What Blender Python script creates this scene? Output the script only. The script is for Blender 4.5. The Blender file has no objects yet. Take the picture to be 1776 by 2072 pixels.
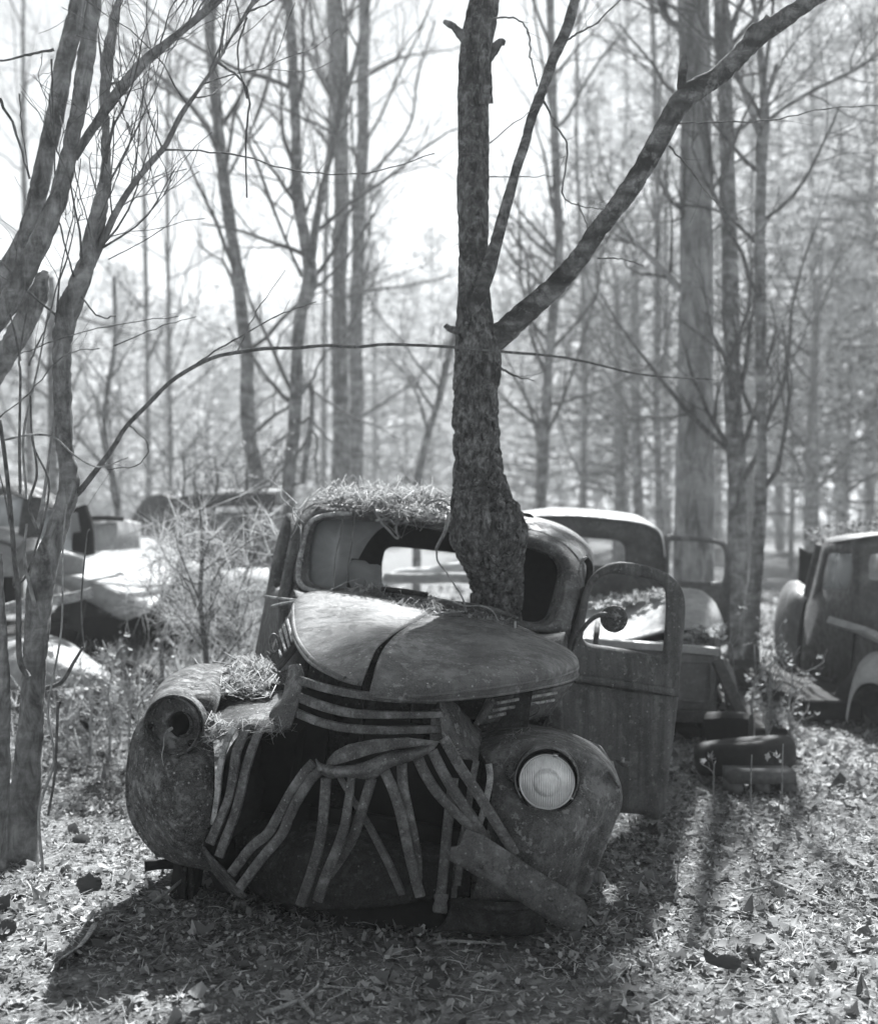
import bpy, math, random
import numpy as np
from mathutils import Vector, Matrix

R_ = math.radians
SC = bpy.context.scene
COL = SC.collection
HAZE = 0.0022
rng = np.random.default_rng(7)
random.seed(7)

# ------------------------------------------------------------------ camera
CAM_H = 1.45
FPX, CU, CV = 2568.0, 888.0, 1036.0          # focal length and centre of a 1776 x 2072 picture
cam_d = bpy.data.cameras.new('camera')
cam = bpy.data.objects.new('camera', cam_d)
COL.objects.link(cam)
cam.location = (0, 0, CAM_H)
cam.rotation_euler = (R_(90), 0, 0)
cam_d.sensor_fit = 'VERTICAL'
cam_d.sensor_height = 69.0
cam_d.sensor_width = 69.0
cam_d.lens = FPX / 2072 * 69.0
cam_d.clip_end = 600
cam_d.clip_start = 0.05
cam_d.dof.use_dof = True
cam_d.dof.focus_distance = 4.55
cam_d.dof.aperture_fstop = 3.7
cam_d.dof.aperture_blades = 7
SC.camera = cam

# ------------------------------------------------------------------ sky, sun, exposure
SUN_AZ, SUN_EL = R_(12.5), R_(47)
world = bpy.data.worlds.new('World')
SC.world = world
world.use_nodes = True
nt = world.node_tree
nt.nodes.clear()
sky = nt.nodes.new('ShaderNodeTexSky')
sky.sky_type = 'NISHITA'
sky.sun_disc = False
sky.sun_elevation = SUN_EL
sky.sun_rotation = SUN_AZ
sky.air_density = 0.8
sky.dust_density = 0.3
sky.ozone_density = 1.0
bw = nt.nodes.new('ShaderNodeRGBToBW')         # black-and-white film: the sky has no hue
tint = nt.nodes.new('ShaderNodeMixRGB'); tint.blend_type = 'MULTIPLY'; tint.inputs[0].default_value = 1
tint.inputs[2].default_value = (0.965, 1.0, 1.022, 1)
bg = nt.nodes.new('ShaderNodeBackground')
bg.inputs['Strength'].default_value = 0.05
wo = nt.nodes.new('ShaderNodeOutputWorld')
nt.links.new(sky.outputs[0], bw.inputs[0])
nt.links.new(bw.outputs[0], tint.inputs[1])
nt.links.new(tint.outputs[0], bg.inputs[0])
nt.links.new(bg.outputs[0], wo.inputs[0])

sun_d = bpy.data.lights.new('sun', 'SUN')
sun_d.energy = 5.0
sun_d.angle = R_(0.55)
sun_d.color = (0.985, 1.0, 1.005)
sun = bpy.data.objects.new('sun', sun_d)
COL.objects.link(sun)
SUNV = Vector((math.sin(SUN_AZ) * math.cos(SUN_EL), math.cos(SUN_AZ) * math.cos(SUN_EL), math.sin(SUN_EL)))
sun.rotation_euler = (-SUNV).to_track_quat('-Z', 'Y').to_euler()
sun.location = (3, 12, 14)

SC.view_settings.view_transform = 'Standard'
SC.view_settings.look = 'None'
SC.view_settings.exposure = 1.62
SC.view_settings.gamma = 1
SC.view_settings.use_curve_mapping = False
SC.render.engine = 'CYCLES'
cy = SC.cycles
cy.use_denoising = True
cy.max_bounces = 6
cy.diffuse_bounces = 3
cy.glossy_bounces = 2
cy.transmission_bounces = 3
cy.transparent_max_bounces = 6
cy.volume_bounces = 0
cy.use_adaptive_sampling = True
cy.adaptive_threshold = 0.02
cy.sample_clamp_indirect = 6

# ------------------------------------------------------------------ where a point of the photograph lies
def S(u, v, Y):
    """world point at distance Y from the camera, seen at picture position u, v"""
    return np.array([(u - CU) / FPX * Y, Y, CAM_H - (v - CV) / FPX * Y])

def ground_Y(v):
    return CAM_H * FPX / (v - CV)

def uv_of(p):
    p = np.asarray(p, float)
    Y = np.maximum(p[..., 1], .1)
    return CU + p[..., 0] / Y * FPX, CV - (p[..., 2] - CAM_H) / Y * FPX

PSI, RHO = R_(7.5), R_(8.0)                   # the truck's heading and its list to one side
TO = np.array([-0.222, 4.35, 0.0])            # ground point under the middle of its nose
TB = np.array([math.sin(PSI), math.cos(PSI), 0.0])        # nose to tail
TR0 = np.array([math.cos(PSI), -math.sin(PSI), 0.0])
TR = TR0 * math.cos(RHO) - np.array([0, 0, 1.0]) * math.sin(RHO)
TU = TR0 * math.sin(RHO) + np.array([0, 0, 1.0]) * math.cos(RHO)
CAMP = np.array([0, 0, CAM_H])

def T(u, v, s):
    """point of the truck at station s (metres behind its nose) seen at u, v"""
    d = np.array([(u - CU) / FPX, 1.0, -(v - CV) / FPX])
    lam = (s + np.dot(TO - CAMP, TB)) / np.dot(d, TB)
    return CAMP + lam * d

def loc_of(p):
    q = np.asarray(p) - TO
    return np.array([q @ TR, q @ TB, q @ TU])

def L(t, s, h):
    return TO + t * TR + s * TB + h * TU

def zoomer(x0, y0, sc):
    return lambda cx, cy: ((x0 + cx / sc) / 1.97689, (y0 + cy / sc) / 1.97683)

C1 = zoomer(400, 2250, 1.184)
C2 = zoomer(1700, 1900, 1.0906)
C3 = zoomer(900, 1850, 0.888)
C6 = zoomer(0, 0, 1.012)
C7 = zoomer(1755, 0, 1.0114)
Z1 = zoomer(2050, 1950, 1.776)
Z2 = zoomer(2900, 2050, 2.072)
Z3 = zoomer(0, 1850, 1.5443)
Z4 = zoomer(1050, 1900, 1.3156)
Z5 = zoomer(450, 2550, 1.9733)
Z6 = zoomer(1650, 2700, 1.8833)
Z7 = zoomer(2500, 2800, 1.5984)
Z8 = zoomer(0, 3300, 1.184)

def TZ(z, pts):
    return np.array([T(*z(p[0], p[1]), p[2]) for p in pts])

def SZ(z, pts, Y=None):
    return np.array([S(*z(p[0], p[1]), p[2] if Y is None else Y) for p in pts])

# ------------------------------------------------------------------ mesh helpers
def nrm(a):
    a = np.asarray(a, float)
    return a / np.maximum(np.linalg.norm(a, axis=-1, keepdims=True), 1e-9)

def crom(P, k, closed=False):
    """Catmull-Rom through the points of axis 0, k steps per span"""
    P = np.asarray(P, float)
    n = len(P)
    if closed:
        Q = np.concatenate([P[-1:], P, P[:2]])
        spans = n
    else:
        Q = np.concatenate([2 * P[:1] - P[1:2], P, 2 * P[-1:] - P[-2:-1]])
        spans = n - 1
    out = []
    for i in range(spans):
        a, b, c, d = Q[i], Q[i + 1], Q[i + 2], Q[i + 3]
        for j in range(k):
            t = j / k
            out.append(0.5 * (2 * b + (c - a) * t + (2 * a - 5 * b + 4 * c - d) * t * t + (3 * b - a - 3 * c + d) * t ** 3))
    if not closed:
        out.append(P[-1])
    return np.array(out)

class MB:
    """collects pieces of one mesh"""
    def __init__(s):
        s.v, s.q, s.t, s.n = [], [], [], 0
    def add(s, V, Q=None, Tr=None):
        V = np.asarray(V, float).reshape(-1, 3)
        if Q is not None and len(Q): s.q.append(np.asarray(Q, int).reshape(-1, 4) + s.n)
        if Tr is not None and len(Tr): s.t.append(np.asarray(Tr, int).reshape(-1, 3) + s.n)
        s.v.append(V); s.n += len(V)
    def grid(s, G, closed=False):
        n, m = G.shape[:2]
        ii, jj = np.meshgrid(np.arange(n - 1), np.arange(m if closed else m - 1), indexing='ij')
        j2 = (jj + 1) % m
        Q = np.stack([ii * m + jj, ii * m + j2, (ii + 1) * m + j2, (ii + 1) * m + jj], -1).reshape(-1, 4)
        s.add(G.reshape(-1, 3), Q)
    def tubes(s, P, Rd, seg=4, cap=True):
        """N tubes at once: P (N,K,3), Rd (N,K)"""
        P = np.asarray(P, float); Rd = np.asarray(Rd, float)
        N, K = P.shape[:2]
        tan = np.empty_like(P)
        tan[:, 1:-1] = P[:, 2:] - P[:, :-2]; tan[:, 0] = P[:, 1] - P[:, 0]; tan[:, -1] = P[:, -1] - P[:, -2]
        tan = nrm(tan)
        main = nrm(P[:, -1] - P[:, 0])
        ref = np.where(np.abs(main[:, 1:2]) < .8, np.array([[0, 1.0, 0]]), np.array([[1.0, 0, 0]]))
        a = nrm(np.cross(tan, ref[:, None, :])); b = np.cross(tan, a)
        th = np.arange(seg) / seg * 2 * math.pi
        V = P[:, :, None, :] + Rd[:, :, None, None] * (a[:, :, None, :] * np.cos(th)[None, None, :, None] + b[:, :, None, :] * np.sin(th)[None, None, :, None])
        nn, ii, jj = np.meshgrid(np.arange(N), np.arange(K - 1), np.arange(seg), indexing='ij')
        j2 = (jj + 1) % seg
        base = nn * K * seg
        Q = np.stack([base + ii * seg + jj, base + ii * seg + j2, base + (ii + 1) * seg + j2, base + (ii + 1) * seg + jj], -1).reshape(-1, 4)
        s.add(V.reshape(-1, 3), Q)
        if cap and N < 400:
            off = s.n - N * K * seg
            for i in range(N):
                for kk in (0, K - 1):
                    c = P[i, kk]
                    ring = off + i * K * seg + kk * seg + np.arange(seg)
                    s.v.append(c[None]); ci = s.n; s.n += 1
                    s.t.append(np.stack([ring, np.roll(ring, -1), np.full(seg, ci)], -1))
    def tube(s, pts, rad, seg=8, k=5, cap=True):
        P = crom(pts, k) if k > 1 else np.asarray(pts, float)
        r = np.asarray(rad, float)
        if r.ndim == 0: r = np.full(len(pts), float(r))
        Rr = np.interp(np.linspace(0, len(pts) - 1, len(P)), np.arange(len(pts)), r)
        s.tubes(P[None], Rr[None], seg, cap)
    def bar(s, pts, w, d, k=5, face=(0, -1, 0), twist=0.0, wob=0.0):
        """a strip of rounded rectangular section, w wide across the view, d deep"""
        P = crom(pts, k) if k > 1 else np.asarray(pts, float)
        n = len(P)
        w = np.interp(np.linspace(0, 1, n), np.linspace(0, 1, np.size(w)), np.atleast_1d(w))
        if wob: P = P + crom(rng.normal(0, wob, (max(3, n // 4), 3)), 8)[:n] if n // 4 >= 3 else P
        tan = nrm(np.gradient(P, axis=0))
        f = nrm(np.asarray(face, float))
        side = nrm(np.cross(tan, f)); dep = np.cross(side, tan)
        if twist:
            an = np.linspace(-twist, twist, n)[:, None]
            side, dep = side * np.cos(an) + dep * np.sin(an), dep * np.cos(an) - side * np.sin(an)
        sec = np.array([(-.5, -.22), (-.36, -.5), (.36, -.5), (.5, -.22), (.5, .3), (.4, .5), (-.4, .5), (-.5, .3)])
        V = P[:, None, :] + side[:, None, :] * sec[None, :, :1] * w[:, None, None] + dep[:, None, :] * sec[None, :, 1:] * d
        o = s.n
        s.grid(V, closed=True)
        for base in (o, o + (n - 1) * 8):
            s.q.append(np.array([[base, base + 1, base + 2, base + 3], [base, base + 3, base + 4, base + 7], [base + 4, base + 5, base + 6, base + 7]]))
    def box(s, c, ax, ay, az):
        """box centred on c with half-axis vectors"""
        c, ax, ay, az = [np.asarray(x, float) for x in (c, ax, ay, az)]
        V = [c + i * ax + j * ay + k * az for i in (-1, 1) for j in (-1, 1) for k in (-1, 1)]
        s.add(V, [(0, 1, 3, 2), (4, 6, 7, 5), (0, 4, 5, 1), (2, 3, 7, 6), (0, 2, 6, 4), (1, 5, 7, 3)])
    def lathe(s, c, n, prof, seg=40, ref=(0, 0, 1)):
        n = nrm(n); a = nrm(np.cross(ref, n)); b = np.cross(n, a)
        th = np.arange(seg) / seg * 2 * math.pi
        ring = a[None] * np.cos(th)[:, None] + b[None] * np.sin(th)[:, None]
        G = np.array([np.asarray(c)[None] + ring * max(r, 1e-4) + n[None] * d for r, d in prof])
        s.grid(G, closed=True)
    def poly(s, loop, thick, n):
        """flat sheet with a traced edge, given thickness along n (fan from its middle)"""
        Lp = np.asarray(loop, float); m = len(Lp); n = np.asarray(n, float) * thick
        c = Lp.mean(0)
        V = np.concatenate([Lp, Lp + n, c[None], (c + n)[None]])
        i = np.arange(m); j = (i + 1) % m
        Tr = np.concatenate([np.stack([i, j, np.full(m, 2 * m)], -1), np.stack([j + m, i + m, np.full(m, 2 * m + 1)], -1)])
        Q = np.stack([i, i + m, j + m, j], -1)
        s.add(V, Q, Tr)
    def build(s, name, mat, parent=None, smooth=True, solid=0.0, disp=None, auto=None):
        V = np.concatenate(s.v) if s.v else np.zeros((0, 3))
        if parent is not None:
            off = np.zeros(3); o = parent
            while o is not None:
                off += np.array(o.location); o = o.parent
            V = V - off
        Q = np.concatenate(s.q) if s.q else np.zeros((0, 4), int)
        Tr = np.concatenate(s.t) if s.t else np.zeros((0, 3), int)
        me = bpy.data.meshes.new(name)
        me.vertices.add(len(V)); me.vertices.foreach_set('co', V.astype(np.float32).ravel())
        nl = Q.size + Tr.size
        me.loops.add(nl); me.loops.foreach_set('vertex_index', np.concatenate([Q.ravel(), Tr.ravel()]).astype(np.int32))
        me.polygons.add(len(Q) + len(Tr))
        st = np.concatenate([np.arange(len(Q)) * 4, Q.size + np.arange(len(Tr)) * 3]).astype(np.int32)
        me.polygons.foreach_set('loop_start', st)
        me.update(calc_edges=True)
        me.validate()
        if smooth: me.polygons.foreach_set('use_smooth', np.ones(len(me.polygons), bool))
        if smooth and auto: me.set_sharp_from_angle(angle=R_(auto))
        me.materials.append(mat)
        ob = bpy.data.objects.new(name, me)
        COL.objects.link(ob)
        if parent is not None: ob.parent = parent
        if solid:
            md = ob.modifiers.new('solid', 'SOLIDIFY'); md.thickness = solid; md.offset = 0
        return ob

def surf(name, ctrl, mat, parent, k=(6, 6), solid=0.004, dents=0.0, fr=9.0):
    G = crom(np.asarray(ctrl, float), k[0])
    G = crom(G.transpose(1, 0, 2), k[1]).transpose(1, 0, 2)
    if dents:
        nn = vnoise(G * fr) * dents
        G = G + nn[..., None] * np.array([.15, -1, .35])
    m = MB(); m.grid(G)
    return m.build(name, mat, parent, solid=solid)

def ring(name, loops, mat, parent, k=4, solid=0.004, kk=1):
    G = np.array([crom(l, k, closed=True) for l in loops])
    if kk > 1: G = crom(G, kk)
    m = MB(); m.grid(G, closed=True)
    return m.build(name, mat, parent, solid=solid)

# smooth value noise for geometry
_perm = np.random.default_rng(3).random((64, 64, 64)) * 2 - 1
def vnoise(P):
    P = np.asarray(P, float)
    i = np.floor(P).astype(int); f = P - i; f = f * f * (3 - 2 * f)
    o = 0
    for dx in (0, 1):
        for dy in (0, 1):
            for dz in (0, 1):
                w = (f[..., 0] if dx else 1 - f[..., 0]) * (f[..., 1] if dy else 1 - f[..., 1]) * (f[..., 2] if dz else 1 - f[..., 2])
                o = o + w * _perm[(i[..., 0] + dx) % 64, (i[..., 1] + dy) % 64, (i[..., 2] + dz) % 64]
    return o

def thing(name, label, cat, loc, group=None):
    o = bpy.data.objects.new(name, None)
    COL.objects.link(o)
    o.location = Vector([float(x) for x in loc]); o.empty_display_size = .1
    return tag(o, label, cat, group)

def tag(o, label, cat, group=None):
    o['label'] = label; o['category'] = cat
    if group: o['group'] = group
    return o

def stuff(o, label=None, cat=None):
    o['kind'] = 'stuff'
    if label: o['label'] = label
    if cat: o['category'] = cat
    return o

# ------------------------------------------------------------------ materials
def new_mat(name):
    m = bpy.data.materials.new(name); m.use_nodes = True
    t = m.node_tree; b = t.nodes['Principled BSDF']
    return m, t, b

def g4(g):
    return (g * .985, g, g * 1.01, 1)

def noise_node(t, vec, scale, detail=6, rough=.6, dist=0.0):
    n = t.nodes.new('ShaderNodeTexNoise')
    n.inputs['Scale'].default_value = scale; n.inputs['Detail'].default_value = detail
    n.inputs['Roughness'].default_value = rough; n.inputs['Distortion'].default_value = dist
    t.links.new(vec, n.inputs['Vector'])
    return n.outputs['Fac']

def ramp(t, fac, stops):
    r = t.nodes.new('ShaderNodeValToRGB')
    e = r.color_ramp.elements
    while len(e) < len(stops): e.new(0.5)
    for el, (p, g) in zip(e, stops):
        el.position = p; el.color = g4(g)
    t.links.new(fac, r.inputs[0])
    return r.outputs['Color']

def mixc(t, fac, a, b):
    m = t.nodes.new('ShaderNodeMixRGB')
    for sock, val in ((0, fac), (1, a), (2, b)):
        if isinstance(val, (int, float)):
            m.inputs[sock].default_value = val if sock == 0 else g4(val)
        else: t.links.new(val, m.inputs[sock])
    return m.outputs[0]

def mapping(t, scale=(1, 1, 1), coord='Object', rot=(0, 0, 0)):
    tc = t.nodes.new('ShaderNodeTexCoord'); mp = t.nodes.new('ShaderNodeMapping')
    mp.inputs['Scale'].default_value = scale; mp.inputs['Rotation'].default_value = rot
    t.links.new(tc.outputs[coord], mp.inputs['Vector'])
    return mp.outputs['Vector']

def bumpn(t, b, h, strength=.3, dist=.01):
    bp = t.nodes.new('ShaderNodeBump')
    bp.inputs['Strength'].default_value = strength; bp.inputs['Distance'].default_value = dist
    t.links.new(h, bp.inputs['Height']); t.links.new(bp.outputs[0], b.inputs['Normal'])

def scl(t, sock, k):
    mu = t.nodes.new('ShaderNodeMath'); mu.operation = 'MULTIPLY'; mu.inputs[1].default_value = k
    t.links.new(sock, mu.inputs[0]); return mu.outputs[0]

def metal(name, base=.10, lo=.04, hi=.22, spots=.5, spot_c=.3, stain=.5, scale=6, rough=.62, streak=None, bump=.25, spec=.4, flake=.6, drip=.1):
    """weathered paint over rust: broad tone, flaked patches with sharp edges, dark stains, drips, lichen dots, pitting"""
    m, t, b = new_mat(name)
    v = mapping(t)
    vs = mapping(t, streak) if streak else v
    c = ramp(t, noise_node(t, vs, scale, 8, .62, .1), [(.38, lo), (.5, base), (.62, hi)])
    fl_n = noise_node(t, v, scale * 3.2, 12, .78, .08)
    fl_m = ramp(t, fl_n, [(.505, 0), (.535, 1)])
    rustc = ramp(t, noise_node(t, v, scale * 9, 8, .75), [(.36, lo * .7), (.64, base * 1.15)])
    c = mixc(t, scl(t, fl_m, flake), c, rustc)
    if stain:
        f = ramp(t, noise_node(t, v, scale * 1.1, 9, .74, .15), [(.5, 0), (.57, 1)])
        c = mixc(t, scl(t, f, stain), c, lo * .6)
    dr = ramp(t, noise_node(t, mapping(t, (1, 1, .1)), 14, 5, .6), [(.5, 0), (.68, drip)])
    c = mixc(t, dr, c, hi * .9)
    if spots:
        f = ramp(t, noise_node(t, v, scale * 5, 8, .7, .0), [(.575, 0), (.61, 1)])
        c = mixc(t, scl(t, f, spots), c, spot_c)
        vo = t.nodes.new('ShaderNodeTexVoronoi'); vo.inputs['Scale'].default_value = 38; t.links.new(v, vo.inputs['Vector'])
        dm = ramp(t, vo.outputs['Distance'], [(.10, 1), (.16, 0)])
        sep = t.nodes.new('ShaderNodeSeparateColor'); t.links.new(vo.outputs['Color'], sep.inputs[0])
        pick = ramp(t, sep.outputs[0], [(.72, 0), (.74, 1)])
        mm = t.nodes.new('ShaderNodeMath'); mm.operation = 'MULTIPLY'
        t.links.new(dm, mm.inputs[0]); t.links.new(pick, mm.inputs[1])
        c = mixc(t, scl(t, mm.outputs[0], .8), c, min(spot_c * 1.5, .6))
    fine = noise_node(t, v, 210, 4, .7)
    c = mixc(t, ramp(t, fine, [(.38, .0), (.66, .5)]), c, hi)
    c = mixc(t, ramp(t, noise_node(t, v, 120, 4, .7), [(.3, .6), (.45, .0)]), c, lo * .5)
    t.links.new(c, b.inputs['Base Color'])
    t.links.new(ramp(t, fl_n, [(.46, rough - .16), (.56, min(rough + .25, .95))]), b.inputs['Roughness'])
    b.inputs['Specular IOR Level'].default_value = spec
    pit = noise_node(t, v, 90, 9, .75)
    hgt = mixc(t, .35, pit, fl_m)
    bumpn(t, b, hgt, min(bump * 1.8, 1), .006)
    return m

def flat(name, g, rough=.8, var=.35, scale=30, spec=.3, bump=.2):
    m, t, b = new_mat(name)
    v = mapping(t)
    c = ramp(t, noise_node(t, v, scale, 6), [(.25, g * (1 - var)), (.75, g * (1 + var))])
    t.links.new(c, b.inputs['Base Color'])
    b.inputs['Roughness'].default_value = rough; b.inputs['Specular IOR Level'].default_value = spec
    if bump: bumpn(t, b, noise_node(t, v, scale * 4, 5), bump, .004)
    return m

def bark(name, lo, mid, hi, scale=9, stretch=.35, bands=.0, bump=.5, lichen=.0, dist=.02):
    m, t, b = new_mat(name)
    v = mapping(t, (1, 1, stretch)); vo = mapping(t)
    c = ramp(t, noise_node(t, v, scale, 9, .7, .6), [(.36, lo), (.5, mid), (.64, hi)])
    if bands:
        vb = mapping(t, (1.2, 1.2, 4.2))
        f = ramp(t, noise_node(t, vb, 2.6, 5, .6, .3), [(.42, 0), (.62, bands)])
        c = mixc(t, f, c, lo * .6)
    if lichen:
        f = ramp(t, noise_node(t, vo, scale * .8, 7, .7), [(.54, 0), (.66, lichen)])
        c = mixc(t, f, c, hi * 1.5)
    t.links.new(c, b.inputs['Base Color'])
    b.inputs['Roughness'].default_value = .9; b.inputs['Specular IOR Level'].default_value = .15
    bumpn(t, b, noise_node(t, v, scale * 4, 8, .7), bump, dist)
    return m

def leafy(name, lo, hi, trans=.35, rough=.7, mid=None):
    """thin dead leaves or needles: each piece its own grey, light passing through"""
    m, t, b = new_mat(name)
    geo = t.nodes.new('ShaderNodeNewGeometry')
    c = ramp(t, geo.outputs['Random Per Island'], [(0, lo), (.55, mid or (lo + hi) / 2), (1, hi)])
    t.links.new(c, b.inputs['Base Color'])
    b.inputs['Roughness'].default_value = rough; b.inputs['Specular IOR Level'].default_value = .3
    tr = t.nodes.new('ShaderNodeBsdfTranslucent'); t.links.new(c, tr.inputs[0])
    mx = t.nodes.new('ShaderNodeMixShader'); mx.inputs[0].default_value = trans
    out = t.nodes['Material Output']
    t.links.new(b.outputs[0], mx.inputs[1]); t.links.new(tr.outputs[0], mx.inputs[2]); t.links.new(mx.outputs[0], out.inputs[0])
    return m

M = {}
M['hood'] = metal('hood_paint', .11, .055, .2, .45, .4, .45, 5, .48, bump=.15, spec=.25, flake=.5)
M['fender'] = metal('fender_rust', .095, .018, .24, .7, .38, .85, 8, .7, bump=.5, spec=.12, flake=.75)
M['fender_r'] = metal('fender_worn', .105, .032, .21, .6, .38, .75, 6, .62, bump=.35, spec=.16, flake=.65)
M['door'] = metal('door_rust', .095, .048, .15, .4, .28, .5, 6, .65, streak=(4, 4, .35), bump=.2, spec=.15, flake=.5, drip=.4)
M['cab'] = metal('cab_rust', .12, .04, .23, .5, .4, .55, 7, .6, bump=.3, spec=.18, flake=.55)
M['roof'] = metal('roof_rust', .15, .06, .26, .6, .4, .4, 6, .55, bump=.2, spec=.25, flake=.5)
M['slat'] = metal('slat_steel', .09, .03, .24, .45, .38, .4, 12, .48, bump=.3, spec=.3, flake=.55)
M['trim'] = metal('pale_trim', .32, .07, .56, .5, .65, .7, 22, .55, bump=.2, spec=.3, flake=.4)
M['plate'] = metal('plate_rust', .13, .06, .22, .6, .32, .5, 9, .65, bump=.4, spec=.15, flake=.5)
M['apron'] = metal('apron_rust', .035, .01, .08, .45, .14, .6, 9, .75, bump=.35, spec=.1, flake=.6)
mr_, t_, b_ = new_mat('rim_chrome')
b_.inputs['Base Color'].default_value = g4(.5); b_.inputs['Metallic'].default_value = .9; b_.inputs['Roughness'].default_value = .3
M['rim'] = mr_
M['dark'] = flat('dark_iron', .018, .85)
M['inner'] = flat('cab_shade', .02, .95, bump=0)  # near-black: the shade inside the cabs is put into the colour
M['rubber'] = flat('old_rubber', .03, .75)
M['straw'] = leafy('pine_straw', .16, .5, .25)
M['twig'] = bark('twig_bark', .07, .14, .24, 30, .5)
M['twig_pale'] = bark('twig_pale', .18, .32, .5, 30, .5)
# ================================================================== ground
def ground_z(x, y):
    p = np.stack([np.asarray(x) * .9, np.asarray(y) * .9, np.zeros_like(np.asarray(x, float))], -1)
    q = p * 3.7
    near = np.clip((np.asarray(y) - 2) / 6, .35, 1)
    return (vnoise(p + 5) * .045 + vnoise(q + 9) * .018) * near - .012

mg, t, b = new_mat('forest_floor')
v = mapping(t)
c1 = ramp(t, noise_node(t, v, 26, 9, .72, .5), [(.32, .06), (.5, .25), (.7, .5)])
c2 = ramp(t, noise_node(t, v, 3.1, 6, .6), [(.42, .0), (.62, .55)])
c = mixc(t, c2, c1, ramp(t, noise_node(t, v, 60, 6, .7), [(.35, .05), (.65, .26)]))
t.links.new(c, b.inputs['Base Color']); b.inputs['Roughness'].default_value = .95; b.inputs['Specular IOR Level'].default_value = .1
bumpn(t, b, noise_node(t, v, 34, 8, .75), .8, .04)
M['ground'] = mg
ys = np.concatenate([np.linspace(1.5, 3, 12)[:-1], np.arange(3, 9, .05), np.arange(9, 20, .15), np.linspace(20, 50, 60), np.linspace(55, 300, 20)])
m = MB()
rows = []
for y in ys:
    hw = min(3 + .9 * y, 92)
    xs_ = np.linspace(-hw, hw, 170)
    rows.append(np.stack([xs_, np.full_like(xs_, y), ground_z(xs_, np.full_like(xs_, y))], -1))
# the sheet goes on behind the camera and out to the horizon
m.grid(np.array(rows))
hw0 = 3 + .9 * 1.5
xs_ = np.linspace(-hw0, hw0, 170)
z0 = ground_z(xs_, np.full_like(xs_, 1.5))
m.grid(np.array([np.stack([xs_ * 18, np.full_like(xs_, -60.0), np.zeros_like(xs_) - .02], -1), np.stack([xs_ * 3, np.full_like(xs_, -5.0), np.zeros_like(xs_) - .012], -1), np.stack([xs_, np.full_like(xs_, 1.5), z0], -1)]))
g = m.build('ground', M['ground']); g['kind'] = 'structure'

# ------------------------------------------------------------------ litter: real leaves, chips and needles
def leaf_template(kind):
    r = np.random.default_rng(100 + kind)
    if kind % 3 == 0:      # five-lobed leaf
        a = np.linspace(0, 2 * math.pi, 11)[:-1]
        rad = np.where(np.arange(10) % 2 == 0, 1.0, .66) * r.uniform(.75, 1.1, 10)
    elif kind % 3 == 1:    # oval leaf
        a = np.linspace(0, 2 * math.pi, 9)[:-1]
        rad = (.42 / np.sqrt((.42 * np.cos(a)) ** 2 + (np.sin(a)) ** 2)) * r.uniform(.9, 1.1, 8)
    else:                  # torn scrap
        a = np.linspace(0, 2 * math.pi, 7)[:-1]
        rad = r.uniform(.45, 1, 6)
    x, y = rad * np.cos(a), rad * np.sin(a)
    curl = r.uniform(-.6, 1.0, 2)
    z = curl[0] * x * x + curl[1] * y * y * .9 + r.normal(0, .1, len(a))
    V = np.concatenate([[[0, 0, r.uniform(-.1, .15)]], np.stack([x, y, z], -1)])
    n = len(a)
    Tr = np.stack([np.zeros(n, int), 1 + np.arange(n), 1 + (np.arange(n) + 1) % n], -1)
    return V, Tr

def rand_rot(n, tilt):
    """rotation matrices: any heading, tipped by about tilt radians"""
    h = rng.uniform(0, 2 * math.pi, n); ax = rng.uniform(0, 2 * math.pi, n); tl = rng.normal(0, tilt, n)
    cz, sz = np.cos(h), np.sin(h)
    Rz = np.zeros((n, 3, 3)); Rz[:, 0, 0] = cz; Rz[:, 0, 1] = -sz; Rz[:, 1, 0] = sz; Rz[:, 1, 1] = cz; Rz[:, 2, 2] = 1
    k = np.stack([np.cos(ax), np.sin(ax), np.zeros(n)], -1)
    K = np.zeros((n, 3, 3)); K[:, 0, 1] = -k[:, 2]; K[:, 0, 2] = k[:, 1]; K[:, 1, 0] = k[:, 2]; K[:, 1, 2] = -k[:, 0]; K[:, 2, 0] = -k[:, 1]; K[:, 2, 1] = k[:, 0]
    I3 = np.eye(3)[None]
    return (I3 + np.sin(tl)[:, None, None] * K + (1 - np.cos(tl))[:, None, None] * (K @ K)) @ Rz

def scatter_leaves(m, pos, size, tilt=.35):
    n = len(pos); kinds = rng.integers(0, 9, n); Rm = rand_rot(n, tilt)
    for k in range(9):
        idx = np.where(kinds == k)[0]
        if not len(idx): continue
        V, Tr = leaf_template(k)
        P = np.einsum('nij,vj->nvi', Rm[idx], V) * size[idx][:, None, None] + pos[idx][:, None, :]
        m.add(P.reshape(-1, 3), Tr=(Tr[None] + (np.arange(len(idx)) * len(V))[:, None, None]).reshape(-1, 3))

def scatter_needles(m, pos, length, width, tilt=.25, bend=.09):
    n = len(pos); Rm = rand_rot(n, tilt)
    l = length[:, None]; w = width[:, None]
    z = np.zeros(n)
    bz = rng.normal(0, bend, n) * length; by = rng.normal(0, bend, n) * length
    P = np.stack([np.stack([-length / 2, -width / 2, z], -1), np.stack([-length / 2, width / 2, z], -1),
                  np.stack([z, by + width / 2, bz + width * .6], -1), np.stack([z, by - width / 2, bz], -1),
                  np.stack([length / 2, width / 3, z], -1), np.stack([length / 2, -width / 3, z], -1)], 1)
    P = np.einsum('nij,nvj->nvi', Rm, P) + pos[:, None, :]
    Q = np.array([[0, 1, 2, 3], [3, 2, 4, 5]])
    m.add(P.reshape(-1, 3), Q=(Q[None] + (np.arange(n) * 6)[:, None, None]).reshape(-1, 4))

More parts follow.
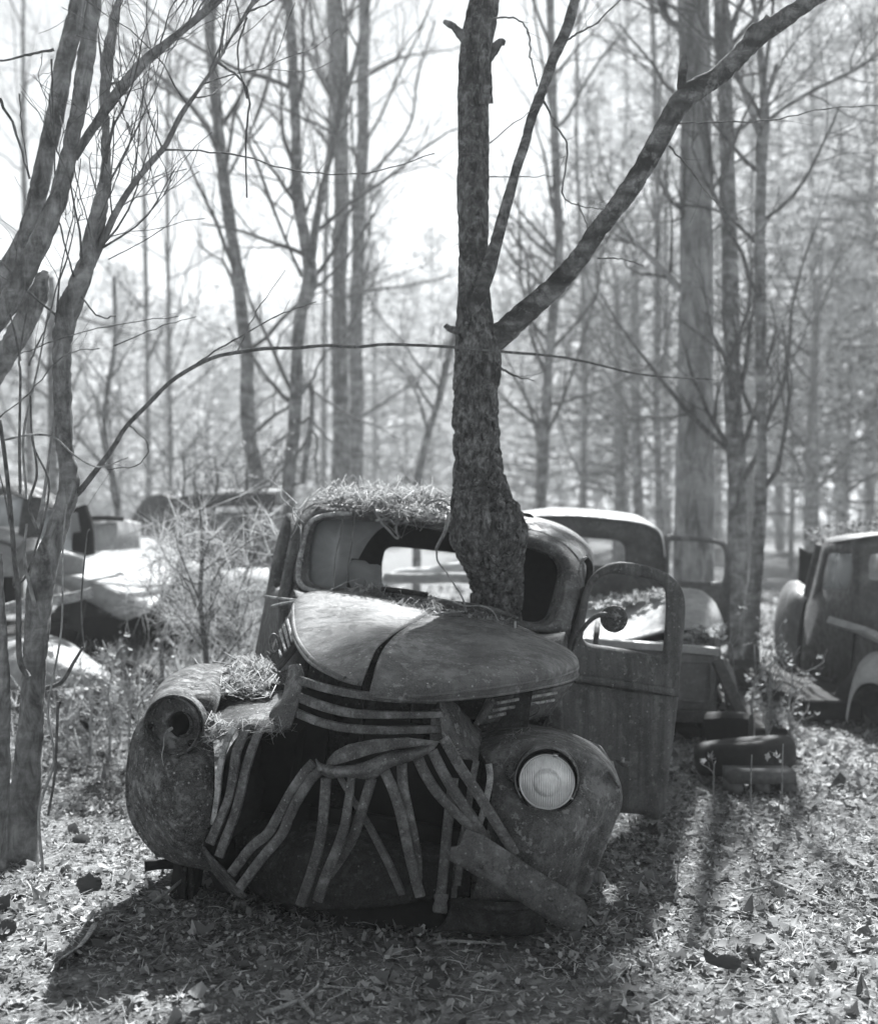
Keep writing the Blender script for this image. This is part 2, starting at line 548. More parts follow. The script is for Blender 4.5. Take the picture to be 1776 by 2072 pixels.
def in_view(n, y0, y1, off=0.0):
    """points over the wedge of ground that the picture shows"""
    y = np.sqrt(rng.uniform(y0 ** 2, y1 ** 2, n))
    x = rng.uniform(-1, 1, n) * (.55 * y + .5)
    p = np.stack([x * 1.6, y * 1.6, x * 0], -1)
    clump = vnoise(p) * .5 + vnoise(p * 2.6 + 3) * .5 + .55 + off
    k = rng.random(n) < np.clip(clump, .42, 1)
    return x[k], y[k]

M['leaf'] = leafy('dead_leaf', .07, .5, .22, mid=.22)
M['leaf_pale'] = leafy('pale_chaff', .2, .75, .25, mid=.42)
m = MB()
for y0, y1, n, s0, s1, tl in ((3.0, 6.6, 20000, .010, .032, .65), (6.6, 11, 18000, .022, .05, .6), (11, 24, 14000, .05, .09, .55)):
    x, y = in_view(int(n * 2.1), y0, y1); n = len(x)
    z = ground_z(x, y) + rng.uniform(.003, .02, n)
    scatter_leaves(m, np.stack([x, y, z], -1), rng.uniform(s0, s1, n) * rng.choice([.4, .6, .9, 1.5], n, p=[.35, .3, .25, .1]), tl)
o = m.build('leaf_litter', M['leaf'], smooth=False); stuff(o, 'layer of curled dead leaves covering the forest floor', 'leaf litter')
m = MB()
for y0, y1, n, s0, s1, w in ((3.0, 6.6, 15000, .025, .10, .0022), (6.6, 12, 14000, .06, .18, .0045)):
    x, y = in_view(int(n * 2.0), y0, y1, .1); n = len(x)
    z = ground_z(x, y) + rng.uniform(.004, .028, n)
    scatter_needles(m, np.stack([x, y, z], -1), rng.uniform(s0, s1, n), rng.uniform(.6, 1.6, n) * w, .22)
x, y = in_view(58000, 3.0, 10)
z = ground_z(x, y) + rng.uniform(.004, .03, len(x))
scatter_leaves(m, np.stack([x, y, z], -1), rng.uniform(.004, .015, len(x)), .6)
o = m.build('leaf_chaff', M['leaf_pale'], smooth=False); stuff(o, 'pale pine needles and broken chaff strewn among the leaves', 'leaf litter')
# ================================================================== the wrecked truck
truck = thing('wrecked_truck', 'rusty old truck with smashed grille and a tree growing through its cab', 'truck', TO)

def TD(pts):
    return np.array([T(*p) for p in pts])

# ---- hood halves
hr = [[(747, 1403, -.05), (748, 1404, -.05), (749, 1405, -.05), (750, 1406, -.055), (752, 1407, -.055), (754, 1409, -.055)],
      [(754, 1374, -.02), (770, 1378, -.02), (793, 1386, -.03), (806, 1395, -.05), (814, 1404, -.055), (816, 1416, -.05)],
      [(763, 1340, .06), (806, 1342, .11), (856, 1352, .1), (884, 1370, .03), (892, 1393, -.02), (886, 1417, -.01)],
      [(779, 1309, .21), (855, 1312, .28), (935, 1326, .29), (985, 1348, .2), (1000, 1376, .11), (990, 1408, .11)],
      [(806, 1281, .44), (908, 1285, .52), (1018, 1302, .55), (1082, 1326, .48), (1106, 1358, .36), (1092, 1392, .34)],
      [(836, 1262, .75), (950, 1266, .82), (1058, 1285, .87), (1136, 1313, .83), (1162, 1341, .7), (1151, 1379, .62)],
      [(878, 1236, 1.13), (980, 1248, 1.15), (1064, 1277, 1.15), (1137, 1308, 1.06), (1167, 1334, .93), (1168, 1366, .83)],
      [(884, 1231, 1.22), (985, 1244, 1.22), (1062, 1272, 1.22), (1128, 1305, 1.2), (1158, 1330, 1.08), (1160, 1360, 1.0)]]
def hood_half(ctrl, bead_shift):
    G = np.array([TD(r) for r in ctrl])
    ob = surf('hood_panel', G, M['hood'], truck, (7, 6), .005, dents=.004, fr=7)
    rim = crom(G[:, -1], 7); nxt = crom(G[:, -2], 7)
    m = MB(); m.tubes((rim + (nxt - rim) * .02)[None], np.full((1, len(rim)), .007), 6)
    m.build('rim_fold', M['hood'], ob)
    b = rim + (nxt - rim) * bead_shift + np.array([0, -.006, .002])
    m = MB(); m.tubes(b[None][:, 8:], np.full((1, len(b) - 8), .0085), 8)
    m.build('bead', M['hood'], ob)
    return ob
hood_half(hr, .5)
hl = [[(731, 1387, -.045), (730, 1387, -.045), (729, 1387, -.045), (728, 1386, -.045), (727, 1385, -.045), (726, 1384, -.045)],
      [(740, 1363, -.01), (733, 1365, -.01), (724, 1368, -.015), (717, 1372, -.02), (707, 1375, -.025), (698, 1377, -.02)],
      [(751, 1335, .07), (731, 1334, .1), (707, 1338, .1), (687, 1345, .08), (670, 1354, .04), (659, 1360, .03)],
      [(766, 1308, .21), (727, 1303, .27), (690, 1306, .29), (658, 1316, .26), (635, 1330, .2), (625, 1338, .18)],
      [(802, 1280, .44), (735, 1267, .52), (675, 1270, .54), (632, 1279, .5), (607, 1293, .43), (600, 1302, .4)],
      [(836, 1261, .75), (745, 1240, .82), (670, 1235, .84), (620, 1240, .8), (597, 1256, .71), (591, 1270, .66)],
      [(878, 1235, 1.13), (770, 1212, 1.15), (680, 1201, 1.15), (625, 1202, 1.1), (599, 1217, 1.0), (590, 1240, .92)],
      [(884, 1230, 1.22), (775, 1208, 1.22), (685, 1198, 1.22), (630, 1199, 1.2), (604, 1210, 1.14), (594, 1226, 1.08)]]
hood_l = hood_half(hl, .55)

# ---- fenders
def zgrid(z, rows):
    return np.array([TZ(z, r) for r in rows])
FL = zgrid(Z5, [
    [(1010, 210, 1.0), (880, 212, .95), (750, 215, .88), (640, 232, .78), (540, 275, .7), (450, 345, .64), (415, 400, .62)],
    [(880, 300, .52), (790, 275, .5), (690, 290, .48), (580, 308, .44), (430, 385, .4), (345, 470, .36), (310, 545, 0.42)],
    [(850, 470, .22), (770, 470, .13), (640, 490, .085), (490, 485, .085), (350, 540, .13), (262, 610, 0.19), (235, 670, 0.28)],
    [(790, 700, .06), (720, 700, .10), (600, 690, .24), (450, 690, .24), (300, 700, .14), (187, 740, 0.16), (165, 770, 0.25)],
    [(800, 900, .03), (700, 910, .0), (560, 925, -.02), (420, 920, -.01), (270, 890, .04), (146, 900, 0.15), (130, 900, 0.24)],
    [(805, 1150, .0), (690, 1150, -.05), (550, 1150, -.08), (400, 1150, -.06), (255, 1150, .02), (136, 1120, 0.14), (128, 1100, 0.23)],
    [(785, 1450, .0), (660, 1450, -.04), (540, 1440, -.06), (430, 1430, -.03), (300, 1410, .05), (180, 1400, 0.15), (172, 1350, 0.24)],
    [(725, 1630, .03), (640, 1650, .0), (560, 1650, .0), (480, 1640, .03), (390, 1620, .1), (280, 1590, 0.17), (270, 1540, 0.26)],
    [(860, 1800, .1), (760, 1815, .08), (650, 1800, .08), (560, 1785, .1), (480, 1765, .17), (400, 1725, 0.20), (380, 1680, 0.29)],
    [(900, 1850, .2), (790, 1840, .25), (670, 1815, .3), (570, 1790, .35), (490, 1765, .42), (410, 1725, 0.45), (390, 1680, 0.54)]])
def side_back(G, ds):
    out = []
    for i, r in enumerate(G):
        for c_ in (5, 6):
            q = loc_of(r[c_])
            lim = 1.0 if q[0] < 0 else .875
            if abs(q[0]) > lim: r[c_] = L(math.copysign(lim, q[0]), q[1], q[2])
        q = loc_of(r[6]); out.append(list(r) + [L(q[0] * .97, max(q[1] + ds, .9), q[2] - (.22, .13, .06, .02)[min(i, 3)])])
    return np.array(out)
FL = side_back(FL, .5)
fl = surf('fender', FL, M['fender'], truck, (7, 7), .006, dents=.008, fr=11)
FR = zgrid(Z6, [
    [(480, 372, .8), (650, 352, .8), (800, 362, .75), (950, 388, .7), (1110, 418, .7), (1290, 485, .8), (1430, 570, 1.0)],
    [(510, 450, .45), (650, 425, .42), (800, 420, .38), (960, 430, .34), (1130, 455, .36), (1330, 525, .52), (1500, 670, 0.85)],
    [(500, 560, .2), (620, 535, .17), (760, 530, .13), (1000, 545, .09), (1180, 555, .13), (1410, 640, 0.21), (1545, 790, 0.30)],
    [(575, 700, .08), (650, 700, .06), (760, 760, .10), (1000, 790, .16), (1250, 780, .13), (1480, 790, 0.21), (1568, 880, 0.30)],
    [(600, 900, .03), (680, 930, .0), (800, 970, -.01), (1010, 1030, -.03), (1230, 1000, .03), (1475, 960, 0.18), (1566, 990, 0.28)],
    [(565, 1150, .0), (680, 1150, -.05), (820, 1150, -.08), (1000, 1160, -.08), (1200, 1150, -.02), (1405, 1120, 0.15), (1512, 1130, 0.24)],
    [(525, 1400, .0), (660, 1400, -.05), (800, 1410, -.08), (960, 1420, -.08), (1130, 1400, -.02), (1315, 1350, 0.14), (1445, 1310, 0.23)],
    [(470, 1600, .02), (600, 1620, -.03), (760, 1640, -.05), (920, 1640, -.04), (1080, 1620, .02), (1250, 1550, 0.14), (1375, 1470, 0.23)],
    [(420, 1700, .05), (560, 1715, .0), (720, 1735, .0), (900, 1745, .0), (1060, 1740, .06), (1210, 1670, 0.14), (1330, 1590, 0.23)]])
FR = side_back(FR, .5)
fr_ = surf('fender', FR, M['fender_r'], truck, (7, 7), .006, dents=.004, fr=9)

def nacelle(z, c0, steps, mat, parent, a0, a1):
    """hooded housing running back from the headlight over the crown of the fender"""
    rows = []
    for (cx, cy_, r, s) in steps:
        rows.append([T(*z(cx + r * math.cos(a), cy_ - r * math.sin(a)), s) for a in np.linspace(a0, a1, 11)])
    return surf('headlight_housing', rows, mat, parent, (5, 3), .005)
nacelle(Z6, None, [(1010, 790, 238, -.03), (1010, 770, 236, .02), (1005, 700, 215, .18), (1000, 610, 165, .38), (1000, 520, 100, .6), (1000, 440, 30, .75)], M['fender_r'], fr_, R_(-35), R_(215))
nacelle(Z5, None, [(487, 690, 232, -.03), (490, 678, 232, .03), (520, 610, 238, .2), (570, 530, 245, .38), (640, 440, 205, .6), (730, 330, 120, .85), (790, 262, 20, 1.05)], M['fender'], fl, R_(-40), R_(205))

# ---- headlights
nl = nrm(-TB + np.array([-.12, 0, .02])); nr_ = nrm(-TB + np.array([.02, 0, 0.03]))
cl = T(*Z5(487, 692), .0); cr = T(*Z6(1010, 792), -.01); crl = T(*Z6(1012, 802), -.01)
bucket = MB(); bucket.lathe(cl, nl, [(.104, -.06), (.106, .02), (.103, .028), (.099, .024), (.098, -.01), (.09, -.03), (.06, -.036), (.05, -.03), (.043, -.034), (.041, -.05)], 56)
bk = bucket.build('headlight_bucket', M['fender'], truck)
b2 = MB(); b2.lathe(cl + TR * .014 + nl * -.036, nl, [(.047, .006), (.043, .008), (.042, -.01), (.042, -.1), (.0, -.1)], 32); b2.build('bulb_hole', M['dark'], bk)
b3 = MB(); b3.tube(TZ(Z5, [(470, 715, -.01), (440, 740, -.03), (410, 780, -.05), (405, 860, -.07), (392, 930, -.1), (405, 1010, -.11)]), [.006, .006, .0022, .002, .002, .0015], 6); b3.build('wire', M['twig_pale'], bk)
b4 = MB(); b4.lathe(T(*Z5(625, 835), -.02), nl, [(.013, .004), (.012, -.01), (0, -.012)], 16); b4.lathe(T(*Z5(300, 700), -.0), nl, [(.009, .004), (.008, -.01), (0, -.012)], 8); b4.build('screw_hole', M['dark'], bk)
b5 = MB()
b5.lathe(T(*Z5(515, 437), .17), nrm(SUNV * .4 + Vector((0, 0, 1))), [(.020, 0), (.018, .008), (.010, .005), (.008, 0)], 20); b5.build('lamp_seat', M['trim'], bk)

m_glass, t, b = new_mat('fluted_lens')
v = mapping(t)
wv = t.nodes.new('ShaderNodeTexWave'); wv.inputs['Scale'].default_value = 42; wv.bands_direction = 'X'; wv.inputs['Distortion'].default_value = .3
t.links.new(v, wv.inputs['Vector'])
lens_sheen = ramp(t, noise_node(t, v, 14, 6), [(.3, .42), (.6, .72)])  # mottled pale base with the reflection of sky and ground put in
t.links.new(lens_sheen, b.inputs['Base Color'])
b.inputs['Roughness'].default_value = .22; b.inputs['Coat Weight'].default_value = .6; b.inputs['Coat Roughness'].default_value = .08
b.inputs['Metallic'].default_value = .35
bumpn(t, b, wv.outputs['Fac'], .5, .004)
M['lens'] = m_glass
hl_m = MB(); hl_m.lathe(cr, nr_, [(.112, -.05), (.110, .006), (.106, .010), (.104, .0), (.102, -.03), (.09, -.05), (.0, -.06)], 56)
hlb = hl_m.build('headlight_bucket', M['dark'], truck)
rim = MB(); rim.lathe(crl, nr_, [(.0895, -.01), (.0935, -.006), (.0955, .004), (.094, .011), (.090, .013), (.0875, .009)], 56)
for a in (80, -25, 205, 250):
    p = crl + TR * .094 * math.cos(R_(a)) + TU * .094 * math.sin(R_(a)); rim.box(p + nr_ * .004, TR * .009, TU * .006, TB * .006)
rim.build('rim', M['rim'], hlb)
ln = MB(); ln.lathe(crl, nr_, [(.0885, .008), (.08, .014), (.065, .02), (.05, .024), (.046, .0245), (.043, .029), (.03, .0315), (.0, .033)], 56)
ln.build('lens', M['lens'], hlb)
em = MB()
for i, w in enumerate((60, 48, 34, 18)):
    em.bar(TZ(Z6, [(1060 - w * .55, 533 - i * 12, .05 + i * .012), (1060 + w * .55, 537 - i * 12, .05 + i * .012)]), .004, .008, 2)
em.build('emblem', M['slat'], fr_)

# ---- catwalk panels between fenders and grille
surf('fender_valance', zgrid(Z5, [
    [(840, 400, .62), (960, 380, .6), (1090, 370, .55), (1220, 365, .5), (1340, 360, .42)],
    [(815, 560, .34), (930, 520, .32), (1080, 500, .3), (1220, 500, .27), (1345, 470, .24)],
    [(820, 690, .1), (930, 640, .12), (1070, 600, .11), (1215, 620, .09), (1350, 640, .08)],
    [(835, 745, .05), (955, 728, .03), (1070, 694, .02), (1215, 722, .02), (1330, 738, .03)],
    [(840, 765, .07), (958, 742, .06), (1072, 706, .05), (1215, 735, .05), (1325, 750, .06)]]), M['fender_r'], truck, (5, 5), .004, dents=.004, fr=12)
surf('grille_side_panel', zgrid(Z5, [
    [(1402, 222, .16), (1440, 212, .12), (1478, 208, .08)],
    [(1372, 340, .14), (1440, 330, .10), (1508, 302, .065)],
    [(1342, 470, .12), (1412, 465, .085), (1480, 455, .05)],
    [(1255, 580, .09), (1352, 590, .06), (1450, 590, .04)],
    [(1222, 722, .055), (1312, 742, .045), (1405, 716, .03)]]), M['slat'], truck, (4, 5), .006, dents=.001, fr=14)
surf('fender_valance', zgrid(Z6, [
    [(205, 195, .1), (300, 200, .14), (400, 300, .28), (480, 378, .55)],
    [(205, 300, .06), (290, 340, .09), (390, 400, .15), (520, 440, .38)],
    [(225, 480, .04), (310, 500, .04), (400, 560, .07), (505, 560, .2)],
    [(300, 620, .03), (380, 635, .03), (440, 640, .03), (490, 648, .05)]]), M['fender_r'], truck, (5, 5), .004, dents=.005, fr=14)

# ---- upper grille
def slat(name, pts, w, d, mat, parent=truck, k=6, wob=0):
    m = MB(); m.bar(pts, w, d, k, face=-TB, wob=wob); return m.build(name, mat, parent, auto=50)
slat('grille_bar', TZ(C1, [(948, 557, .06), (1050, 590, .02), (1150, 612, -.01), (1245, 628, -.03), (1400, 645, .0), (1590, 652, .07)]), [.03, .03, .03, .028, .026, .025], .018, M['slat'])
slat('grille_bar', TZ(C1, [(932, 634, .06), (1040, 675, .02), (1140, 703, -.01), (1240, 718, -.03), (1400, 722, .0), (1620, 718, .07)]), [.034, .034, .032, .03, .026, .025], .018, M['slat'])
slat('grille_bar', TZ(C1, [(915, 705, .06), (1030, 752, .02), (1140, 780, -.01), (1235, 790, -.03), (1400, 795, .0), (1610, 788, .07)]), [.03, .03, .03, .03, .028, .027], .018, M['slat'])
m = MB(); m.tube(TZ(C1, [(1246, 560, .03), (1243, 700, .02), (1232, 860, .03)]), .008, 6); m.build('grille_post', M['dark'], truck)
m = MB(); m.bar(TZ(C1, [(1600, 700, .12), (1600, 760, .1), (1595, 850, .1)]), .05, .03); m.build('grille_post', M['slat'], truck)

# ---- smashed lower grille
W = .034
def gs(pts, s0, s1, w=W, z=C1, mat='slat', d=.02):
    n = len(pts)
    P = TZ(z, [(p[0], p[1], s0 + (s1 - s0) * i / (n - 1) - .02 * math.sin(math.pi * i / (n - 1))) for i, p in enumerate(pts)])
    slat('grille_slat', P, w, d, M[mat], k=4, wob=.0025)
gs([(640, 785), (600, 850), (572, 960), (560, 1080), (548, 1180), (538, 1240)], .0, -.01, .021, mat='trim')
gs([(698, 775), (672, 830), (645, 900), (632, 1000), (612, 1110), (580, 1190), (520, 1330)], .02, -.03, [.03, .033, .033, .03, .034])
gs([(758, 775), (722, 870), (690, 980), (668, 1080), (640, 1190), (605, 1290), (568, 1395)], .02, -.03, [.03, .033, .032, .034])
gs([(1010, 945), (960, 1000), (900, 1090), (850, 1190), (800, 1280), (720, 1345), (622, 1470)], -.12, -.05)
gs([(1042, 985), (1000, 1035), (940, 1130), (890, 1220), (850, 1295), (760, 1400), (662, 1535)], -.12, -.06)
gs([(1066, 1020), (1058, 1130), (1048, 1240), (1030, 1350), (990, 1490), (948, 1618)], -.13, -.1)
gs([(1195, 1020), (1180, 1120), (1160, 1240), (1125, 1350), (1070, 1480), (1028, 1600)], -.14, -.1, [.026, .03, .036, .036])
gs([(1285, 1020), (1262, 1100), (1235, 1190), (1205, 1290), (1150, 1390), (1085, 1480)], -.13, -.06)
gs([(1130, 1010), (1190, 1110), (1250, 1200), (1310, 1310), (1370, 1430), (1432, 1568)], -.07, -.05, [.018, .02, .026, .026])
gs([(1345, 975), (1385, 1080), (1415, 1190), (1450, 1340), (1485, 1470), (1512, 1585)], -.14, -.1)
gs([(1428, 950), (1432, 1060), (1455, 1180), (1480, 1300), (1498, 1400), (1502, 1500)], -.13, -.06)
gs([(1500, 920), (1540, 1010), (1600, 1100), (1690, 1190), (1790, 1290), (1870, 1390)], -.13, -.06)
gs([(35, 1205), (80, 1300), (130, 1385), (200, 1490), (262, 1590)], -.13, -.07, W, C2)
gs([(82, 1145), (150, 1270), (215, 1370), (290, 1490), (392, 1655)], -.13, -.08, W, C2)
gs([(122, 1320), (108, 1440), (95, 1560), (80, 1700), (62, 1845)], -.02, -.06, W, C2)
gs([(218, 1248), (200, 1340), (185, 1450), (165, 1600), (142, 1790)], .0, -.03, [.022, .024, .024], C2)
gs([(276, 1262), (282, 1320), (268, 1400), (252, 1480), (236, 1545)], .0, -.01, .022, C2, 'trim')
gs([(165, 1560), (140, 1680), (125, 1840)], .03, .0, .02, C2)
# the crushed upper rail they hang from
cap = [(1070, 957), (1080, 930), (1110, 898), (1170, 866), (1290, 842), (1450, 834), (1560, 846), (1606, 854), (1540, 866), (1400, 884), (1290, 906), (1200, 935), (1120, 958)]
m = MB(); m.poly([T(*C1(x, y), -.16 - .03 * math.sin((x - 1070) / 536 * math.pi)) for x, y in cap], .02, TB); m.build('grille_cap', M['slat'], truck, smooth=False)
surf('grille_rail', np.array([TZ(C1, [(1062, 962, -.12), (1150, 966, -.16), (1250, 950, -.17), (1350, 905, -.17), (1480, 884, -.15), (1600, 856, -.12)]),
                              TZ(C1, [(1045, 985, -.15), (1150, 992, -.19), (1260, 985, -.2), (1360, 940, -.2), (1480, 912, -.18), (1585, 875, -.14)]),
                              TZ(C1, [(1085, 1024, -.13), (1165, 1012, -.17), (1285, 1022, -.18), (1385, 962, -.18), (1480, 935, -.16), (1575, 890, -.12)])]), M['slat'], truck, (5, 5), .008, dents=.01, fr=20)
surf('grille_rail', np.array([TZ(C1, [(1022, 930, -.13), (1035, 950, -.13), (1065, 960, -.13)]), TZ(C1, [(1040, 1000, -.15), (1050, 985, -.16), (1070, 1000, -.15)])]), M['slat'], truck, (4, 4), .008)

# ---- behind the grille
for sd in (-1, 1):
    m = MB()
    m.grid(crom(np.array([[L(sd * .40, .16, .30), L(sd * .40, .16, .45), L(sd * .40, .18, .60)], [L(sd * .42, .6, .25), L(sd * .42, .6, .45), L(sd * .42, .6, .62)], [L(sd * .46, 1.15, .2), L(sd * .46, 1.15, .45), L(sd * .46, 1.15, .66)]]), 4))
    m.build('inner_fender_blocker', M['dark'], truck, solid=.006)  # dark panels added to block bright ground seen past the radiator
m = MB(); m.box(L(-.44, .34, .50), TR * .12, TU * .24, TB * .012); m.build('inner_fender_blocker', M['dark'], truck, smooth=False)  # dark panel added to close a bright gap beside the grille
m = MB()
m.box(L(0.0, .52, .50), TR * .40, TU * .36, TB * .02)
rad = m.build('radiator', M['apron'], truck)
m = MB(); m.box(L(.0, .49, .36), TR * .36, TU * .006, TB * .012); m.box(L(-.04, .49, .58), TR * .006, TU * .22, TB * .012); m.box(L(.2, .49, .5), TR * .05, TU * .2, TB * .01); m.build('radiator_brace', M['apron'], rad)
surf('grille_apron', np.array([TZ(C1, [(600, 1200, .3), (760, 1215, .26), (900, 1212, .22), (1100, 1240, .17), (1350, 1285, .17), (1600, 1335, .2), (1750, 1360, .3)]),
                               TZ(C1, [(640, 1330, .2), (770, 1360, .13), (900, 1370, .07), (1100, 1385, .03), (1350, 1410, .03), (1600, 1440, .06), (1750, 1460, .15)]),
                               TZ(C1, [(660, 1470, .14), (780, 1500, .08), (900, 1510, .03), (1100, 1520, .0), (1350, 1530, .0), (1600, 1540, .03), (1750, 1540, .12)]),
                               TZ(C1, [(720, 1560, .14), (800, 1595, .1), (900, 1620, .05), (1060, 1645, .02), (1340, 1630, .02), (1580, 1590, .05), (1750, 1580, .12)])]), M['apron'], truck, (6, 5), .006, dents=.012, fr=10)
surf('fender_lip', np.array([TZ(Z5, [(705, 1625, .02), (790, 1735, .0), (880, 1830, -.03), (980, 1950, -.05), (1062, 2045, -.06)]),
                             TZ(Z5, [(720, 1700, .03), (800, 1790, .02), (880, 1870, .0), (975, 1990, -.01), (1050, 2060, -.03)]),
                             TZ(Z5, [(700, 1800, .14), (780, 1840, .14), (850, 1930, .13), (930, 2010, .12), (1010, 2055, .1)])]), M['fender'], truck, (5, 5), .006, dents=.012, fr=18)
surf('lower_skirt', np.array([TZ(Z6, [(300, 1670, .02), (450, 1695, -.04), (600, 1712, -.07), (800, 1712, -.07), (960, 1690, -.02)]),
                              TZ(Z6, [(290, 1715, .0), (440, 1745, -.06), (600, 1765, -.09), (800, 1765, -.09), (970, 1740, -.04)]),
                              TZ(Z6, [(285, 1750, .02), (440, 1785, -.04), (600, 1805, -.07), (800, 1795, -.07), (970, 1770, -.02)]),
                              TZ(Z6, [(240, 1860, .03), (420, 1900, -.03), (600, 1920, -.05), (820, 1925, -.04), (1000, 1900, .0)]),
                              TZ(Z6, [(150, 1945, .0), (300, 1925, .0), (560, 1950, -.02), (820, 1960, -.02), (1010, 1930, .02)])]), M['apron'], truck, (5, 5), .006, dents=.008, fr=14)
m = MB(); m.bar(TZ(Z6, [(215, 1660, -.07), (212, 1710, -.08), (205, 1765, -.07)]), [.05, .04, .05], .04); m.build('slat_socket', M['slat'], truck)

# ---- torn bumper plate leaning across
pl = [(385, 1160), (398, 1155), (420, 1172), (520, 1205), (700, 1315), (900, 1450), (1100, 1570), (1240, 1660), (1290, 1700), (1312, 1760), (1300, 1830), (1262, 1890), (1215, 1925), (1160, 1925), (1000, 1830), (800, 1700), (600, 1580), (400, 1460), (290, 1405), (258, 1385), (280, 1350), (300, 1318), (350, 1315), (358, 1280), (375, 1225), (390, 1190)]
def plate_s(x, y):
    al = (x - 300) * .83 + (y - 1300) * .55; ac = -(x - 300) * .55 + (y - 1300) * .83
    return -.13 - .00002 * al - .012 * math.cos((ac - 20) / 95)
nA, nB = 22, 7
top = crom(np.array([(398, 1155), (520, 1205), (700, 1315), (900, 1450), (1100, 1570), (1240, 1660), (1300, 1715)], float), 5)
bot = crom(np.array([(262, 1386), (400, 1462), (600, 1580), (800, 1700), (1000, 1830), (1130, 1915), (1225, 1925)], float), 5)
G = []
for i in range(len(top)):
    row = []
    for j in range(nB):
        f = j / (nB - 1); p = top[i] * (1 - f) + bot[i] * f
        if i < 3: p = p + np.array([1.0, .6]) * rng.normal(0, 8 if i else 16)
        if i > len(top) - 6: p = p + np.array([.8, .55]) * 60 * math.sin(f * math.pi) * (i - len(top) + 6) / 5
        row.append(T(*Z6(*p), -.15 - .011 * math.sin(f * math.pi) - .006 * (f > .2) * (f < .8)))
    G.append(row)
m = MB(); m.grid(np.array(G)); bp = m.build('bumper_plate', M['plate'], truck, solid=.008)
m = MB(); m.lathe(T(*Z6(1040, 1690), -.19), -TB, [(.0, .006), (.007, .005), (.009, .0), (.009, -.006)], 14); m.lathe(T(*Z6(520, 1450), -.19), -TB, [(.0, .003), (.006, .002), (.008, -.006)], 12); m.build('bolt', M['fender'], bp)

# ---- hood side louvres with their trim strips
lv = surf('hood_side_panel', np.array([TZ(Z6, [(555, 182, .36), (760, 150, .5), (980, 112, .66), (1205, 62, .86)]), TZ(Z6, [(505, 280, .36), (700, 270, .5), (900, 240, .66), (1120, 180, .86)]), TZ(Z6, [(458, 378, .37), (640, 355, .5), (830, 345, .66), (1035, 300, .86)])]), M['plate'], truck, (4, 4), .004)
for a, b_ in (((628, 212), (1082, 132)), ((592, 268), (1062, 188)), ((560, 320), (930, 238))):
    m = MB(); m.bar(TZ(Z6, [(a[0], a[1], .38), ((a[0] + b_[0]) / 2, (a[1] + b_[1]) / 2, .55), (b_[0], b_[1], .74)]), .012, .01, 4); m.build('trim_strip', M['trim'], lv)
m = MB(); m.bar(TZ(Z6, [(612, 172, .36), (560, 265, .35), (475, 375, .355)]), .022, .012, 4); m.build('trim_edge', M['slat'], lv)
a = np.linspace(0, 2 * math.pi, 20)
m = MB(); m.tube(TZ(Z6, [(872 + 82 * math.cos(x) + 12 * math.sin(x), 268 + 44 * math.sin(x) - 26 * math.cos(x), .60) for x in a]), .0028, 5, 2); m.build('emblem_ring', M['slat'], lv)
lv2 = surf('hood_side_panel', np.array([TZ(C1, [(905, 228, .85), (925, 320, .66), (945, 395, .5)]), TZ(C1, [(850, 330, .85), (870, 420, .66), (893, 462, .5)]), TZ(C1, [(800, 430, .86), (825, 490, .66), (850, 512, .5)])]), M['apron'], truck, (4, 4), .004)
for a_, b_ in (((884, 262), (912, 372)), ((868, 292), (898, 398)), ((852, 318), (880, 420)), ((838, 352), (858, 448))):
    m = MB(); m.bar(TZ(C1, [(a_[0], a_[1], .72), ((a_[0] + b_[0]) / 2, (a_[1] + b_[1]) / 2, .62), (b_[0], b_[1], .5)]), .012, .006, 4); m.build('trim_strip', M['trim'], lv2)
m = MB(); m.tube(TZ(C1, [(826 + 20 * math.cos(x), 382 + 42 * math.sin(x) + 8 * math.cos(x), .6) for x in a]), .005, 5, 2); m.build('emblem_ring', M['slat'], lv2)
m = MB(); m.bar(TZ(C1, [(985, 450, .5), (978, 500, .4), (970, 540, .3)]), .02, .015, 3); m.build('hood_stay', M['apron'], truck)

# ---- cab: windscreen frame, roof, back wall
def sW(z):
    def f(cx, cy_, off=0.0):
        u, v_ = z(cx, cy_)
        vv = v_ - math.tan(RHO) * (u - 888)
        return 1.30 + .27 * (1225 - vv) / 145 + off
    return f
sw4 = sW(Z4)
I = [(300, 590), (250, 560), (238, 500), (245, 400), (262, 300), (290, 250), (345, 232), (500, 238), (650, 245), (800, 262), (950, 290), (1150, 330), (1380, 372), (1470, 400), (1540, 440), (1572, 500), (1555, 600), (1530, 700), (1500, 762), (1450, 785), (1370, 775), (1200, 730), (1000, 672), (860, 640), (650, 610), (450, 600)]
D = [(290, 632), (200, 612), (150, 530), (150, 400), (172, 280), (215, 195), (300, 152), (480, 158), (650, 172), (800, 188), (950, 208), (1150, 240), (1380, 285), (1510, 325), (1612, 390), (1672, 480), (1668, 600), (1635, 730), (1590, 830), (1480, 835), (1370, 822), (1200, 775), (1000, 716), (860, 680), (650, 650), (450, 637)]
def loopW(pts, off): return np.array([T(*Z4(x, y), sw4(x, y, off)) for x, y in pts])
I_, D_ = np.array(I, float), np.array(D, float)
mid1 = I_ + (D_ - I_) * .28; mid2 = I_ + (D_ - I_) * .6
cI = I_.mean(0)
ws = ring('windscreen_frame', [loopW(I_ + (cI - I_) * .03, .07), loopW(I_, .045), loopW(I_ + (D_ - I_) * .05, .0), loopW(I_ + (D_ - I_) * .2, .01), loopW(I_ + (D_ - I_) * .25, -.012), loopW(mid2, -.012), loopW(D_, .03)], M['cab'], truck, 4, .004)
